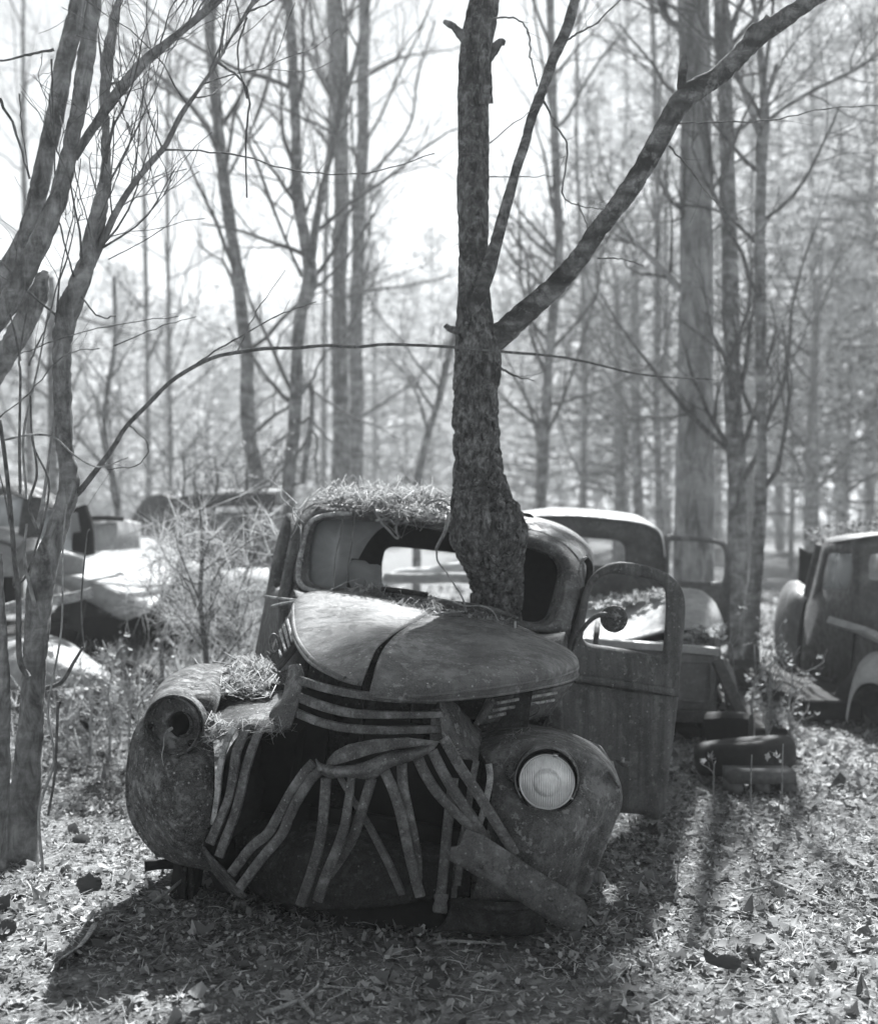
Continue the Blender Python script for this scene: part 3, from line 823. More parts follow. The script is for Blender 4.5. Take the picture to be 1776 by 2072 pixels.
# rubber gasket curling out at one corner
m = MB(); m.tube(np.array([T(*Z4(x, y), sw4(x, y, -.03)) for x, y in [(470, 205), (400, 205), (330, 212), (270, 235), (235, 280), (215, 360), (195, 450), (190, 540), (215, 590), (265, 610), (340, 610)]]), [.008, .012, .01, .012, .013, .011, .013, .012, .013, .012, .006], 6, 5); m.build('gasket', M['trim'], ws)
up = list(range(3, 18))
Dl = loopW([D[i] for i in up], .03)
E = [(138, 400), (160, 270), (205, 175), (290, 112), (470, 92), (650, 102), (800, 116), (950, 136), (1150, 170), (1380, 218), (1530, 265), (1640, 335), (1705, 430), (1705, 590), (1668, 720)]
El = np.array([T(*Z4(x, y), sw4(x, y, .22)) for x, y in E])
Eloc = np.array([loc_of(p) for p in El])
def back(P, ds, sc, dh):
    Q = P.copy(); c = Q[:, 0].mean(); Q[:, 0] = c + (Q[:, 0] - c) * sc; Q[:, 1] = Q[:, 1] + ds; Q[:, 2] += dh
    return np.array([L(*q) for q in Q])
B1 = back(Eloc, .45, 1.03, .0); B2 = back(Eloc, .8, 1.02, -.02); B3 = back(Eloc, .93, .97, -.07)
G = np.array([Dl, Dl * .5 + El * .5 + TU * .008, El, B1, B2, B3])
# the roof only: the pillars below the drip rail belong to the doors
surf('roof', G[:, 1:-1], M['roof'], truck, (4, 4), .004, dents=.006, fr=8)
# back wall with its window
bw_out = back(np.array([loc_of(p) for p in El]), .93, .97, -.07)
bl = np.array([loc_of(p) for p in bw_out])
tmin, tmax, hmin = bl[:, 0].min(), bl[:, 0].max(), .25
sb = bl[:, 1].mean()
outer = [L(x[0], sb, x[2]) for x in bl] + [L(tmax, sb, .7), L(tmax, sb, hmin), L(.3, sb, hmin), L(-.2, sb, hmin), L(tmin, sb, hmin), L(tmin, sb, .7)]
wn = [loc_of(T(*Z4(x, y), sb)) for x, y in [(628, 640), (622, 500), (632, 420), (650, 388), (690, 378), (780, 384), (880, 394), (980, 405), (1080, 420), (1170, 440), (1215, 470), (1225, 540), (1215, 640), (1190, 735), (1160, 765), (1060, 755), (960, 742), (860, 728), (760, 715), (660, 700), (635, 680)]]
inner = [L(x[0], sb, x[2]) for x in wn]
c_in = np.mean(inner, 0)
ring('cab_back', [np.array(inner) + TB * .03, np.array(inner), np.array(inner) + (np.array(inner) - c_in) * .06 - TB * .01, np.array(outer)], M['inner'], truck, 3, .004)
# floor and seat, in a near-black that stands in for the cab's inner shade
m = MB()
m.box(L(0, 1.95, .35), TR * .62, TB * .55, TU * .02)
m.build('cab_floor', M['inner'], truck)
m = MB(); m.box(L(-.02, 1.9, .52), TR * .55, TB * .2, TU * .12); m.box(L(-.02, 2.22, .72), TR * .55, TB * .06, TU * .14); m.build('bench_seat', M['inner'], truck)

# ---- cowl
row0 = [(165, 600), (290, 634), (450, 640), (650, 652), (860, 682), (1000, 718), (1200, 778), (1370, 825), (1480, 838), (1592, 826)]
surf('cowl', np.array([[T(*Z4(x, y), sw4(x, y, .03)) for x, y in row0],
                       [T(*Z4(x, y + 6), 1.22) for x, y in row0],
                       [T(*Z4(x + (10 if x < 800 else -10), y + 45), 1.1) for x, y in row0],
                       [T(*Z4(x + (0 if x < 800 else -15), y + 190), 1.08) for x, y in row0],
                       [T(*Z4(x - 10, y + 560), 1.1) for x, y in row0]]), M['cab'], truck, (5, 5), .004)
m = MB(); m.bar(TZ(Z4, [(915, 662, 1.19), (1000, 672, 1.19), (1100, 688, 1.19), (1200, 708, 1.19), (1280, 732, 1.19), (1345, 756, 1.19)]), [.012, .02, .024, .024, .02, .012], .03, 4); m.build('vent_lid', M['cab'], truck)
m = MB(); m.bar(TZ(Z4, [(632, 600, 1.22), (740, 612, 1.2), (865, 630, 1.18)]), [.022, .024, .022], .03, 4); m.build('vent_lid', M['dark'], truck)
# cowl flank towards the driver door
surf('cowl_side', np.array([TZ(Z4, [(1565, 790, 1.3), (1600, 800, 1.4), (1625, 740, 1.5)]), TZ(Z4, [(1560, 900, 1.2), (1590, 910, 1.3), (1608, 900, 1.38)]), TZ(Z1, [(300, 1350, 1.15), (330, 1350, 1.25), (350, 1350, 1.33)]), TZ(Z1, [(230, 1700, 1.1), (245, 1700, 1.2), (255, 1700, 1.3)]), TZ(Z1, [(180, 2200, 1.1), (220, 2200, 1.2), (240, 2200, 1.3)])]), M['cab'], truck, (4, 4), .004)

# ---- passenger side, door shut
ro = [(92, 900, 1.22), (108, 640, 1.3), (148, 420, 1.4), (175, 262, 1.52), (150, 205, 1.9), (118, 228, 2.3), (70, 380, 2.34), (32, 560, 2.36), (-2, 760, 2.36), (-50, 1010, 2.36), (20, 960, 1.8)]
ri = [(97, 602, 1.38), (104, 585, 1.4), (140, 420, 1.46), (160, 275, 1.54), (148, 240, 1.9), (133, 248, 2.18), (96, 392, 2.2), (62, 555, 2.2), (57, 578, 2.2), (64, 596, 2.0), (80, 604, 1.7)]
inn = TZ(Z4, ri); out = TZ(Z4, ro)
ring('passenger_door', [inn + TR * .04, inn, inn + (out - inn) * .1 - TR * .006, inn + (out - inn) * .5 - TR * .015, out, out + TR * .03], M['door'], truck, 5, .003)
surf('cab_corner', np.array([TZ(Z4, [(165, 270, 1.53), (172, 420, 1.45), (150, 560, 1.38), (120, 660, 1.3), (100, 900, 1.2), (95, 1100, 1.15)]), TZ(Z4, [(205, 190, 1.5), (185, 400, 1.4), (175, 560, 1.34), (185, 660, 1.27), (170, 900, 1.15), (160, 1100, 1.1)])]), M['cab'], truck, (3, 5), .004)
m = MB(); m.bar(TZ(Z4, [(20, 790, 2.2), (60, 830, 1.8), (95, 850, 1.4)]), .03, .012, 4); m.build('belt_moulding', M['door'], truck)

# ---- driver door, swung wide
def sD(x): return 1.36 + (x - 400) / 800 * .22
do = [(240, 2290), (235, 1900), (255, 1600), (310, 1350), (385, 1120), (455, 920), (520, 700), (600, 592), (720, 537), (850, 540), (1000, 575), (1120, 630), (1192, 710), (1222, 820), (1216, 1000), (1198, 1180), (1182, 1350), (1172, 1500), (1150, 1700), (1110, 2000), (1055, 2335), (900, 2322), (650, 2305)]
di = [(560, 1125), (520, 1110), (500, 1092), (495, 1070), (505, 1000), (520, 900), (545, 770), (590, 670), (690, 612), (830, 625), (950, 645), (1040, 675), (1080, 720), (1094, 800), (1090, 950), (1078, 1100), (1072, 1160), (1064, 1195), (1040, 1210), (980, 1200), (900, 1182), (780, 1158), (660, 1140)]
DO = np.array([T(*Z1(x, y), sD(x)) for x, y in do]); DI = np.array([T(*Z1(x, y), sD(x)) for x, y in di])
nd = TB
jag = np.zeros((len(do), 3))
dd = ring('driver_door', [DI + nd * .07, DI + nd * .055, DI + nd * .012, DI + (DO - DI) * .04, DI + (DO - DI) * .10 - nd * .004, DI + (DO - DI) * .3 - nd * .012, DI + (DO - DI) * .6 - nd * .012, DI + (DO - DI) * .95 - nd * .004, DO + nd * .008, DO + nd * .045], M['door'], truck, 5, .003)
m = MB(); m.bar(np.array([T(*Z1(x, y), sD(x) - .018) for x, y in [(440, 1350), (620, 1372), (800, 1400), (1000, 1430), (1176, 1462)]]), .032, .018, 5); m.build('belt_moulding', M['door'], dd)
m = MB(); m.bar(np.array([T(*Z1(x, y), sD(x) - .016) for x, y in [(440, 1385), (620, 1408), (800, 1440), (1000, 1464), (1174, 1482)]]), .008, .016, 5); m.build('belt_moulding', M['apron'], dd)
m = MB(); m.lathe(T(*Z1(1145, 1357), sD(1145) - .006), -TB, [(.0085, .002), (.007, .003), (.006, -.01), (.0, -.01)], 16); m.build('key_hole', M['dark'], dd)
m = MB(); m.poly([T(*Z1(x, y), sD(x) - .012) for x, y in [(720, 1935), (760, 1880), (800, 1885), (860, 1930), (820, 1985), (790, 1990), (750, 1965)]], .004, TB); m.build('patch', M['plate'], dd, smooth=False)
m = MB(); m.box(T(*Z1(780, 1935), sD(780) - .016), TR * .008, TU * .011, TB * .004); m.build('latch', M['trim'], dd)
ma = MB(); ma.tube(np.array([T(*Z1(x, y), s_) for x, y, s_ in [(420, 1180, 1.33), (440, 1110, 1.3), (475, 1040, 1.26), (535, 960, 1.22), (600, 912, 1.2), (670, 905, 1.19), (735, 940, 1.19)]]), [.006, .009, .0095, .0095, .0105, .012, .009], 8)
ma.build('mirror_arm', M['cab'], dd)
mm = MB(); mm.lathe(T(*Z1(720, 934), 1.20), nrm(-TB + TR * .05), [(.0, .012), (.014, .011), (.038, .006), (.054, -.002), (.0585, -.008), (.058, -.016), (.0, -.017)], 40); mr = mm.build('mirror', M['fender_r'], dd)
# rear hinge pillar behind the open door
m = MB(); m.bar(TZ(Z1, [(505, 490, 1.62), (545, 560, 1.62), (530, 700, 1.6), (470, 900, 1.55), (420, 1100, 1.5)]), .03, .03, 5); m.build('door_pillar', M['dark'], truck)
m = MB(); m.tube(TZ(Z1, [(530, 492, 1.55), (500, 510, 1.54), (485, 545, 1.54), (480, 590, 1.53)]), [.004, .009, .008, .004], 6); m.build('drip_rail', M['trim'], truck)

# ---- what is left of the windscreen
m_pane, t, b = new_mat('dirty_glass')
v = mapping(t)
haze_f = ramp(t, noise_node(t, v, 5, 7, .6, .6), [(.3, .38), (.7, .62)])
b.inputs['Base Color'].default_value = g4(.45); b.inputs['Roughness'].default_value = .35
tp = t.nodes.new('ShaderNodeBsdfTransparent'); tp.inputs[0].default_value = (.9, .92, .93, 1)
tl = t.nodes.new('ShaderNodeBsdfTranslucent'); tl.inputs[0].default_value = g4(.6)
m1 = t.nodes.new('ShaderNodeMixShader'); m1.inputs[0].default_value = .5
m2 = t.nodes.new('ShaderNodeMixShader')
t.links.new(b.outputs[0], m1.inputs[1]); t.links.new(tl.outputs[0], m1.inputs[2])
t.links.new(haze_f, m2.inputs[0]); t.links.new(tp.outputs[0], m2.inputs[1]); t.links.new(m1.outputs[0], m2.inputs[2])
t.links.new(m2.outputs[0], t.nodes['Material Output'].inputs[0])
M['pane'] = m_pane
def pane(name, pts, off, label=None):
    P = np.array([T(*Z4(x, y), sw4(x, y, off)) for x, y in pts])
    m = MB(); m.poly(P, .005, nrm(TB)); o = m.build(name, M['pane'], truck, smooth=False)
    if label: o['label'] = label
pane('windscreen_glass', [(262, 300), (280, 262), (320, 238), (420, 234), (520, 236), (610, 240), (665, 246), (655, 262), (628, 278), (600, 300), (572, 330), (548, 362), (525, 402), (503, 442), (470, 438), (455, 470), (450, 520), (445, 570), (440, 598), (380, 596), (300, 590), (258, 565), (240, 510), (245, 400)], .05, 'broken glass left in the frame with a curved break')
pane('glass_shard', [(455, 455), (480, 446), (540, 452), (560, 468), (605, 470), (622, 480), (630, 520), (622, 555), (640, 585), (600, 592), (540, 600), (470, 602), (452, 560), (448, 500)], .058, 'lower shard leaning behind the pane')

# ---- chassis and legs under the nose
m = MB()
for t_ in (-.38, .38): m.box(L(t_, 1.6, .26), TR * .035, TB * 1.45, TU * .06)
for s_ in (.35, 1.2, 2.2, 3.0): m.box(L(0, s_, .26), TR * .38, TB * .04, TU * .05)
m.build('chassis', M['dark'], truck)
m = MB(); m.box(L(-.02, .8, .45), TR * .24, TB * .35, TU * .2); m.build('engine', M['dark'], truck)
m = MB(); m.box(T(*Z5(590, 1900), .38), TR * .045, TB * .05, TU * .18); m.build('spring_hanger', M['dark'], truck)
for x in (568, 628):
    m = MB(); m.bar(TZ(Z5, [(x, 1800, .3), (x + 2, 1900, .29), (x - 3, 2060, .28)]), .02, .03, 3); m.build('bracket', M['apron'], truck)
m = MB(); m.bar(TZ(Z5, [(255, 1800, .5), (380, 1790, .52), (540, 1785, .55)]), [.045, .035, .04], .03, 3); m.build('tie_rod', M['dark'], truck)
m = MB(); m.tube(TD([(560, 1862, .33), (600, 1868, .28), (700, 1878, .22), (800, 1885, .2), (880, 1880, .24), (930, 1870, .3)]), [.06, .1, .13, .13, .12, .08], 14); m.build('axle_housing', M['dark'], truck)
for t_ in (-.62, .6):
    m = MB(); m.lathe(L(t_, .55, .2), TR, [(.16, -.08), (.28, -.09), (.33, -.05), (.34, 0), (.33, .05), (.28, .09), (.16, .08), (.1, .06), (.0, .05)], 32); m.build('tyre', M['rubber'], truck)
# load bed behind the cab, hidden but for its edges
m = MB(); m.box(L(0, 3.1, .62), TR * .62, TB * .55, TU * .02)
for t_ in (-.62, .62): m.box(L(t_, 3.1, .76), TR * .015, TB * .55, TU * .14)
m.build('load_bed', M['cab'], truck)
# ================================================================== trees
M['bark_hero'] = bark('rough_dark_bark', .03, .15, .34, 34, .5, bands=.5, bump=.9, lichen=.55, dist=.02)
M['bark_hero_up'] = bark('banded_bark', .06, .17, .32, 16, .8, bands=.85, bump=.6, lichen=.5)
M['bark_front'] = bark('grey_ridged_bark', .09, .26, .45, 16, .4, bands=.55, bump=.6, lichen=.2)
M['bark_mid'] = bark('mottled_bark', .12, .28, .45, 8, .6, bands=.6, bump=.4, lichen=.3)
M['bark_pine'] = bark('plated_pine_bark', .14, .32, .5, 7, .3, bands=.2, bump=.7, lichen=.2, dist=.03)
M['needle'] = leafy('pine_needles', .38, .66, .55)
M['needle_far'] = leafy('far_foliage', .35, .6, .55)

def grow(P, Rd, per, ln, rn, K=6, ang=(.5, 1.1), up=.35, wig=.16, t0=.2, t1=1.0, thin=.5, gap=None):
    """children for every parent line in P (N,K,3): returns their lines and radii"""
    N, KP = P.shape[:2]
    idx = np.repeat(np.arange(N), per); n = len(idx)
    t = rng.uniform(t0, t1, n) * (KP - 1)
    i = np.minimum(t.astype(int), KP - 2); f = (t - i)[:, None]
    base = P[idx, i] * (1 - f) + P[idx, i + 1] * f
    rad = Rd[idx, i] * (1 - f[:, 0]) + Rd[idx, i + 1] * f[:, 0]
    tan = nrm(P[idx, i + 1] - P[idx, i])
    side = nrm(np.cross(tan, rng.normal(0, 1, (n, 3))))
    a = rng.uniform(*ang, n)[:, None]
    d = nrm(tan * np.cos(a) + side * np.sin(a))
    Lg = ln * rng.uniform(.45, 1.15, n)
    pts = [base]
    for k in range(1, K):
        d = nrm(d + rng.normal(0, wig, (n, 3)) + np.array([0, 0, up / K]))
        pts.append(pts[-1] + d * (Lg / (K - 1))[:, None])
    C = np.stack(pts, 1)
    r0 = np.minimum(rad * thin, rn)
    RR = r0[:, None] * np.linspace(1, .28, K)[None]
    u, v_ = uv_of(C[:, K // 2])
    keep = (u > -160) & (u < 1940) & (v_ > -260) & (v_ < 1560)
    return C[keep], RR[keep]

def trunk_line(pts, Y):
    """picture points (u, v, width[, Y]) to a line in space with radii, carried down to the ground"""
    P, Rr = [], []
    for p in pts:
        y = p[3] if len(p) > 3 else Y
        P.append(S(p[0], p[1], y)); Rr.append(p[2] / 2 / FPX * y)
    return np.array(P), np.array(Rr)

def stem_mesh(m, P, Rr, seg=14, k=6, rough=.0, fr=14, lump=0.0, taper=0.0):
    """tapered limb with uneven bark"""
    C = crom(P, k); r = np.interp(np.linspace(0, len(P) - 1, len(C)), np.arange(len(P)), Rr)
    n = len(C)
    tan = nrm(np.gradient(C, axis=0))
    ref = np.array([0, 1.0, 0]) if abs(tan[:, 1]).max() < .9 else np.array([1.0, 0, 0])
    a = nrm(np.cross(tan, ref)); b = np.cross(tan, a)
    th = np.arange(seg) / seg * 2 * math.pi
    dirs = a[:, None] * np.cos(th)[None, :, None] + b[:, None] * np.sin(th)[None, :, None]
    V = C[:, None] + dirs * r[:, None, None]
    if rough:
        q = V * np.array([fr, fr, fr * .38])
        d1 = np.minimum(np.abs(vnoise(q)) * 3.2, 1); d2 = np.minimum(np.abs(vnoise(q * 1.9 + 7)) * 3.2, 1)
        d = (d1 * .65 + d2 * .35) * 1.5 - .9 + vnoise(q * 5) * .15
        fade = np.interp(np.linspace(0, 1, n), [0, 1 - taper, 1], [1, 1, .18])[:, None] if taper else 1.0
        V = V + dirs * (d * rough * fade)[..., None]
    if lump:
        V = V + dirs * (vnoise(V * np.array([5, 5, 3.]) + 3) * lump)[..., None]
    m.grid(V, closed=True)
    o = m.n - n * seg
    for kk in (0, n - 1):
        ringi = o + kk * seg + np.arange(seg)
        m.v.append(C[kk][None]); ci = m.n; m.n += 1
        m.t.append(np.stack([ringi, np.roll(ringi, -1), np.full(seg, ci)], -1))
    return C, r

def twigs_of(C, r, root, mat, n1=16, l1=1.6, r1=.02, n2=5, l2=.8, n3=4, l3=.35, t0=.25, up=.5, ang=(.5, 1.1), thin_seg=3, rmin=.0022, name='twigs'):
    P1, R1 = grow(C[None], r[None], n1, l1, r1, 8, ang, up, .16, t0, 1.0)
    if not len(P1): return
    m = MB(); m.tubes(P1, np.maximum(R1, rmin), 5, False)
    P2, R2 = grow(P1, R1, n2, l2, r1 * .5, 6, (.4, 1.0), up * .8, .2, .2, 1.0)
    if len(P2):
        m.tubes(P2, np.maximum(R2, rmin * .8), 4, False)
        if n3:
            P3, R3 = grow(P2, R2, n3, l3, r1 * .25, 5, (.4, 1.0), up * .6, .2, .15, 1.0)
            if len(P3): m.tubes(P3, np.maximum(R3, rmin * .6), 3, False)
    o = m.build(name, mat, root); o['kind'] = 'stuff'
    return o

# ---- the tree growing through the cab
hero = thing('tree', 'dark rough barked tree growing up through the windscreen of the wrecked truck', 'tree', S(1000, 1262, 5.72))
tp = [(1003, 1300, 96, 5.74), (1005, 1240, 94, 5.72), (1004, 1190, 102, 5.69), (1001, 1150, 108, 5.64), (995, 1112, 134, 5.58), (990, 1082, 152, 5.52), (986, 1058, 148, 5.5), (977, 1028, 122, 5.52), (973, 992, 104, 5.55), (970, 962, 95, 5.57), (965, 900, 86, 5.6), (962, 800, 82, 5.6), (966, 742, 87, 5.6), (967, 700, 88, 5.6), (962, 660, 76, 5.6), (960, 600, 66, 5.62), (959, 500, 61, 5.64), (958, 400, 62, 5.66), (958, 300, 62, 5.68), (959, 150, 61, 5.7), (966, 75, 61, 5.72), (974, 35, 62, 5.74), (984, -40, 56, 5.76), (990, -250, 50, 5.8), (985, -600, 40, 5.9)]
P, Rr = trunk_line(tp, 5.6)
m = MB()
C, r = stem_mesh(m, P[:16], Rr[:16], 150, 30, .02, 30, .008, .3)
m.build('trunk', M['bark_hero'], hero)
m = MB(); C2_, r2_ = stem_mesh(m, P[14:], Rr[14:], 72, 24, .0045, 34, .004); m.build('upper_trunk', M['bark_hero'], hero)
def limb(z, pts, Y, root, mat, seg=20, rough=.003, name='limb', k=8, lump=.003):
    q = [(*z(p[0], p[1]), p[2], *(p[3:])) for p in pts]
    P, Rr = trunk_line(q, Y)
    m = MB(); C, r = stem_mesh(m, P, Rr, seg, k, rough, 30, lump); m.build(name, mat, root)
    return C, r
bA = limb(C7, [(170, 1400, 46, 5.62), (240, 1360, 52, 5.6), (320, 1290, 46, 5.58), (400, 1220, 42, 5.55), (490, 1135, 41, 5.5), (570, 1040, 39, 5.46), (640, 935, 38, 5.43), (700, 860, 37, 5.4), (760, 780, 39, 5.38), (825, 680, 38, 5.36), (885, 575, 39, 5.33), (940, 470, 40, 5.3), (985, 405, 43, 5.28), (1050, 355, 41, 5.26), (1130, 305, 38, 5.24), (1210, 230, 38, 5.22), (1290, 150, 38, 5.2), (1400, 72, 36, 5.18), (1500, 5, 34, 5.16), (1620, -80, 30, 5.14), (1800, -240, 24, 5.1)], 5.4, hero, M['bark_hero_up'], 26, .005)
bB = limb(C7, [(140, 1260, 26, 5.55), (170, 1180, 32, 5.5), (200, 1090, 30, 5.48), (235, 970, 24, 5.48), (262, 870, 22, 5.5), (285, 790, 22, 5.52), (315, 680, 21, 5.54), (345, 590, 21, 5.56), (375, 480, 21, 5.58), (405, 400, 22, 5.6), (440, 300, 21, 5.62), (470, 220, 20, 5.64), (515, 120, 20, 5.66), (548, 10, 18, 5.68), (580, -120, 16, 5.7), (640, -330, 12, 5.75)], 5.5, hero, M['bark_hero_up'], 18, .003)
limb(C7, [(120, 170, 24, 5.68), (80, 130, 17, 5.64), (55, 105, 13, 5.62), (28, 90, 10, 5.6), (20, 85, 6, 5.6)], 5.6, hero, M['bark_hero_up'], 12, .003, 'stub')
limb(C7, [(180, 250, 26, 5.66), (208, 215, 24, 5.6), (230, 190, 18, 5.58), (250, 170, 12, 5.57), (268, 175, 7, 5.57)], 5.6, hero, M['bark_hero_up'], 12, .006, 'stub')
limb(C7, [(85, 1340, 18, 5.55), (60, 1335, 13, 5.53), (35, 1325, 10, 5.52), (25, 1315, 7, 5.52)], 5.55, hero, M['bark_hero'], 10, .004, 'stub')
limb(C7, [(985, 380, 20, 5.28), (983, 330, 15, 5.26), (990, 270, 14, 5.25), (995, 225, 9, 5.24)], 5.3, hero, M['bark_hero_up'], 12, .006, 'stub')
limb(C7, [(1200, 270, 18, 5.22), (1260, 130, 16, 5.2), (1300, 100, 12, 5.18), (1330, 65, 7, 5.17)], 5.2, hero, M['bark_hero_up'], 10, .006, 'stub')
limb(C7, [(190, 420, 28, 5.6), (188, 250, 22, 5.55), (190, 120, 22, 5.53), (195, 20, 22, 5.5), (200, -100, 20, 5.5)], 5.55, hero, M['bark_hero'], 14, .004)
limb(Z4, [(1300, 200, 12, 5.55), (1350, 205, 10, 5.5), (1400, 212, 8, 5.48), (1425, 222, 3, 5.47)], 5.5, hero, M['bark_hero'], 8, .003, 'stub')
def fine(name, z, items, root, mat, Y):
    m = MB()
    for pts, w0, w1 in items:
        P = np.array([S(*z(p[0], p[1]), p[2] if len(p) > 2 else Y) for p in pts])
        C = crom(P, 6); n = len(C)
        jit = np.random.default_rng(int(w0 * 100) + n).normal(0, .0022, C.shape); jit[0] = 0
        C = C + jit; r = np.linspace(w0, w1, n) / 2 / FPX * Y * (1 + .25 * (np.arange(n) % 6 == 0))
        m.tubes(C[None], r[None], 5)
        if n > 14:
            P1, R1 = grow(C[None], r[None], n // 5, .16, .0016, 4, (.5, 1.0), .3, .15, .15, .95)
            if len(P1): m.tubes(P1, np.maximum(R1, .0008), 3, False)
    o = m.build(name, mat, root); o['kind'] = 'stuff'; return o
fine('twigs', C7, [([(245, 1490), (285, 1510), (320, 1525), (385, 1540)], 6, 2), ([(510, 165), (570, 130), (640, 90), (730, 0)], 5, 3), ([(200, 80), (300, 70), (360, 130), (370, 230), (390, 310), (395, 350)], 4, 3), ([(420, 405), (470, 500), (520, 600), (500, 780), (560, 830), (680, 850)], 5, 2), ([(205, 715), (340, 715), (470, 710)], 2.5, 1.5), ([(205, 580), (300, 500), (390, 440)], 2.5, 1.5), ([(930, 590), (1020, 690), (1100, 800), (1160, 850)], 4, 2), ([(640, 1045), (740, 1050), (830, 1075)], 3, 2), ([(560, 820), (600, 920), (580, 960)], 2.5, 2), ([(970, 500), (1100, 495), (1340, 485), (1560, 440), (1776, 425)], 4, 2), ([(80, 620), (130, 625), (180, 650), (200, 690)], 3, 2), ([(85, 640), (75, 760), (80, 900), (82, 1000)], 4, 3)], hero, M['twig'], 5.5)

# ---- many-stemmed tree at the left of the clearing
YL = 5.3
lt = thing('tree', 'grey many stemmed tree with crossing trunks standing before the white car', 'tree', S(35, 1740, YL))
def stem(pts, root, mat, Y, seg=18, rough=.004, name='stem', lump=.006, k=8):
    P, Rr = trunk_line(pts, Y); m = MB(); C, r = stem_mesh(m, P, Rr, seg, k, rough, 30, lump); m.build(name, mat, root); return C, r
l1 = stem([(32, 1790, 105), (38, 1735, 84), (46, 1650, 64), (54, 1550, 54), (64, 1450, 51), (70, 1350, 49), (75, 1280, 51), (82, 1200, 57), (92, 1140, 50), (108, 1095, 44), (122, 1050, 42), (138, 1000, 42), (140, 960, 38), (131, 900, 33), (128, 800, 31), (126, 700, 30), (134, 650, 32), (150, 602, 36), (172, 545, 30), (188, 480, 30), (205, 410, 28), (214, 340, 24), (213, 240, 22), (215, 150, 22), (224, 80, 20), (240, 0, 18), (260, -120, 16), (300, -330, 12)], lt, M['bark_front'], YL, 28, .008, 'trunk', .012, 10)
l2 = stem([(-365, 1810, 90, 5.15), (-362, 1650, 66, 5.15), (-355, 1400, 56, 5.15), (-335, 1150, 52, 5.15), (-270, 940, 48, 5.2), (-140, 780, 46, 5.2), (-70, 720, 44, 5.2), (0, 640, 42, 5.2), (45, 560, 40, 5.2), (85, 480, 38, 5.2), (118, 400, 37, 5.2), (138, 320, 36, 5.2), (155, 240, 34, 5.2), (168, 160, 32, 5.2), (180, 80, 31, 5.2), (192, 0, 30, 5.2), (205, -120, 30, 5.2), (230, -350, 24, 5.2)], lt, M['bark_front'], 5.2, 24, .006)
stem([(-372, 1745, 80, 5.4), (-368, 1500, 60, 5.4), (-345, 1250, 54, 5.45), (-270, 1000, 50, 5.5), (-120, 840, 48, 5.6), (-40, 790, 46, 5.6), (10, 720, 44, 5.6), (45, 660, 42, 5.6), (75, 600, 38, 5.6), (88, 562, 26, 5.6), (94, 548, 6, 5.6)], lt, M['bark_front'], 5.6, 20, .008)
stem([(-385, 1730, 70, 5.45), (-380, 1500, 52, 5.45), (-350, 1250, 44, 5.5), (-270, 980, 38, 5.6), (-150, 790, 34, 5.75), (-60, 670, 33, 5.8), (-10, 590, 33, 5.8), (50, 480, 33, 5.8), (75, 400, 32, 5.8), (95, 310, 32, 5.8), (115, 220, 34, 5.8), (130, 130, 34, 5.8), (148, 60, 34, 5.8), (160, 0, 32, 5.8), (180, -120, 28, 5.8), (215, -330, 20, 5.8)], lt, M['bark_front'], 5.8, 20, .006)
b3 = stem([(150, 320, 20, 5.2), (172, 285, 22, 5.18), (205, 235, 22, 5.15), (245, 180, 21, 5.1), (295, 122, 20, 5.05), (345, 82, 19, 5.0), (395, 40, 18, 4.95), (445, -5, 17, 4.9), (520, -90, 14, 4.8)], lt, M['bark_front'], 5.2, 14, .002, 'limb')
b4 = stem([(152, 605, 12), (175, 560, 14), (200, 505, 14), (235, 430, 13), (262, 385, 12), (300, 335, 12), (335, 295, 11), (365, 235, 12), (400, 185, 10), (440, 125, 9), (475, 65, 8), (500, 25, 7), (540, -40, 6)], lt, M['bark_front'], YL, 10, .002, 'limb')
b5 = stem([(146, 1008, 13), (165, 990, 13), (200, 945, 11), (230, 904, 9.5), (257, 862, 9), (300, 818, 8.5), (346, 772, 8), (400, 738, 8.5), (440, 721, 7.5), (480, 713, 7), (540, 705, 6.5), (600, 704, 6.5), (660, 699, 6), (720, 702, 6), (775, 697, 6), (830, 698, 6), (910, 702, 6), (1020, 712, 5.5, 5.6), (1150, 725, 5, 5.9), (1300, 758, 4, 6.2), (1445, 768, 2.5, 6.5)], lt, M['twig'], YL, 8, .001, 'limb', .001)
fine('twigs', lambda u, v: (u, v), [([(400, 735), (470, 690), (560, 640), (640, 610)], 4, 2), ([(480, 712), (520, 630), (580, 545)], 3, 1.5), ([(262, 862), (300, 900), (280, 940), (215, 950)], 3, 2), ([(335, 303), (470, 312), (600, 345), (740, 350), (880, 310)], 4, 2), ([(500, 25), (545, 5), (600, -30)], 4, 3), ([(440, 125), (500, 180), (498, 280), (500, 400)], 6, 3), ([(500, 35), (480, 110), (500, 200)], 4, 3), ([(105, 120), (108, 240), (112, 360)], 4, 3), ([(40, 190), (45, 260), (60, 350)], 3, 2), ([(0, 200), (30, 260), (60, 360)], 7, 4), ([(110, 100), (60, 110), (0, 125)], 6, 4), ([(150, 560), (125, 470), (105, 390)], 4, 3), ([(190, 500), (155, 360), (150, 300)], 3, 2), ([(60, 740), (75, 700), (100, 640), (140, 470), (165, 320)], 4, 2), ([(200, 450), (240, 350), (290, 200), (320, 60)], 3, 2), ([(230, 700), (330, 660), (400, 640)], 3, 1.5), ([(165, 600), (200, 640), (235, 640)], 4, 3), ([(0, 845), (60, 795), (130, 720), (200, 705)], 3, 2), ([(35, 720), (110, 690), (220, 660), (360, 640)], 2.5, 2), ([(220, 525), (320, 470), (365, 425)], 2.5, 1.5)], lt, M['twig'], 5.2)
twigs_of(l1[0][len(l1[0]) // 2:], l1[1][len(l1[0]) // 2:], lt, M['twig'], 16, .8, .006, 4, .4, 3, .2, .1)
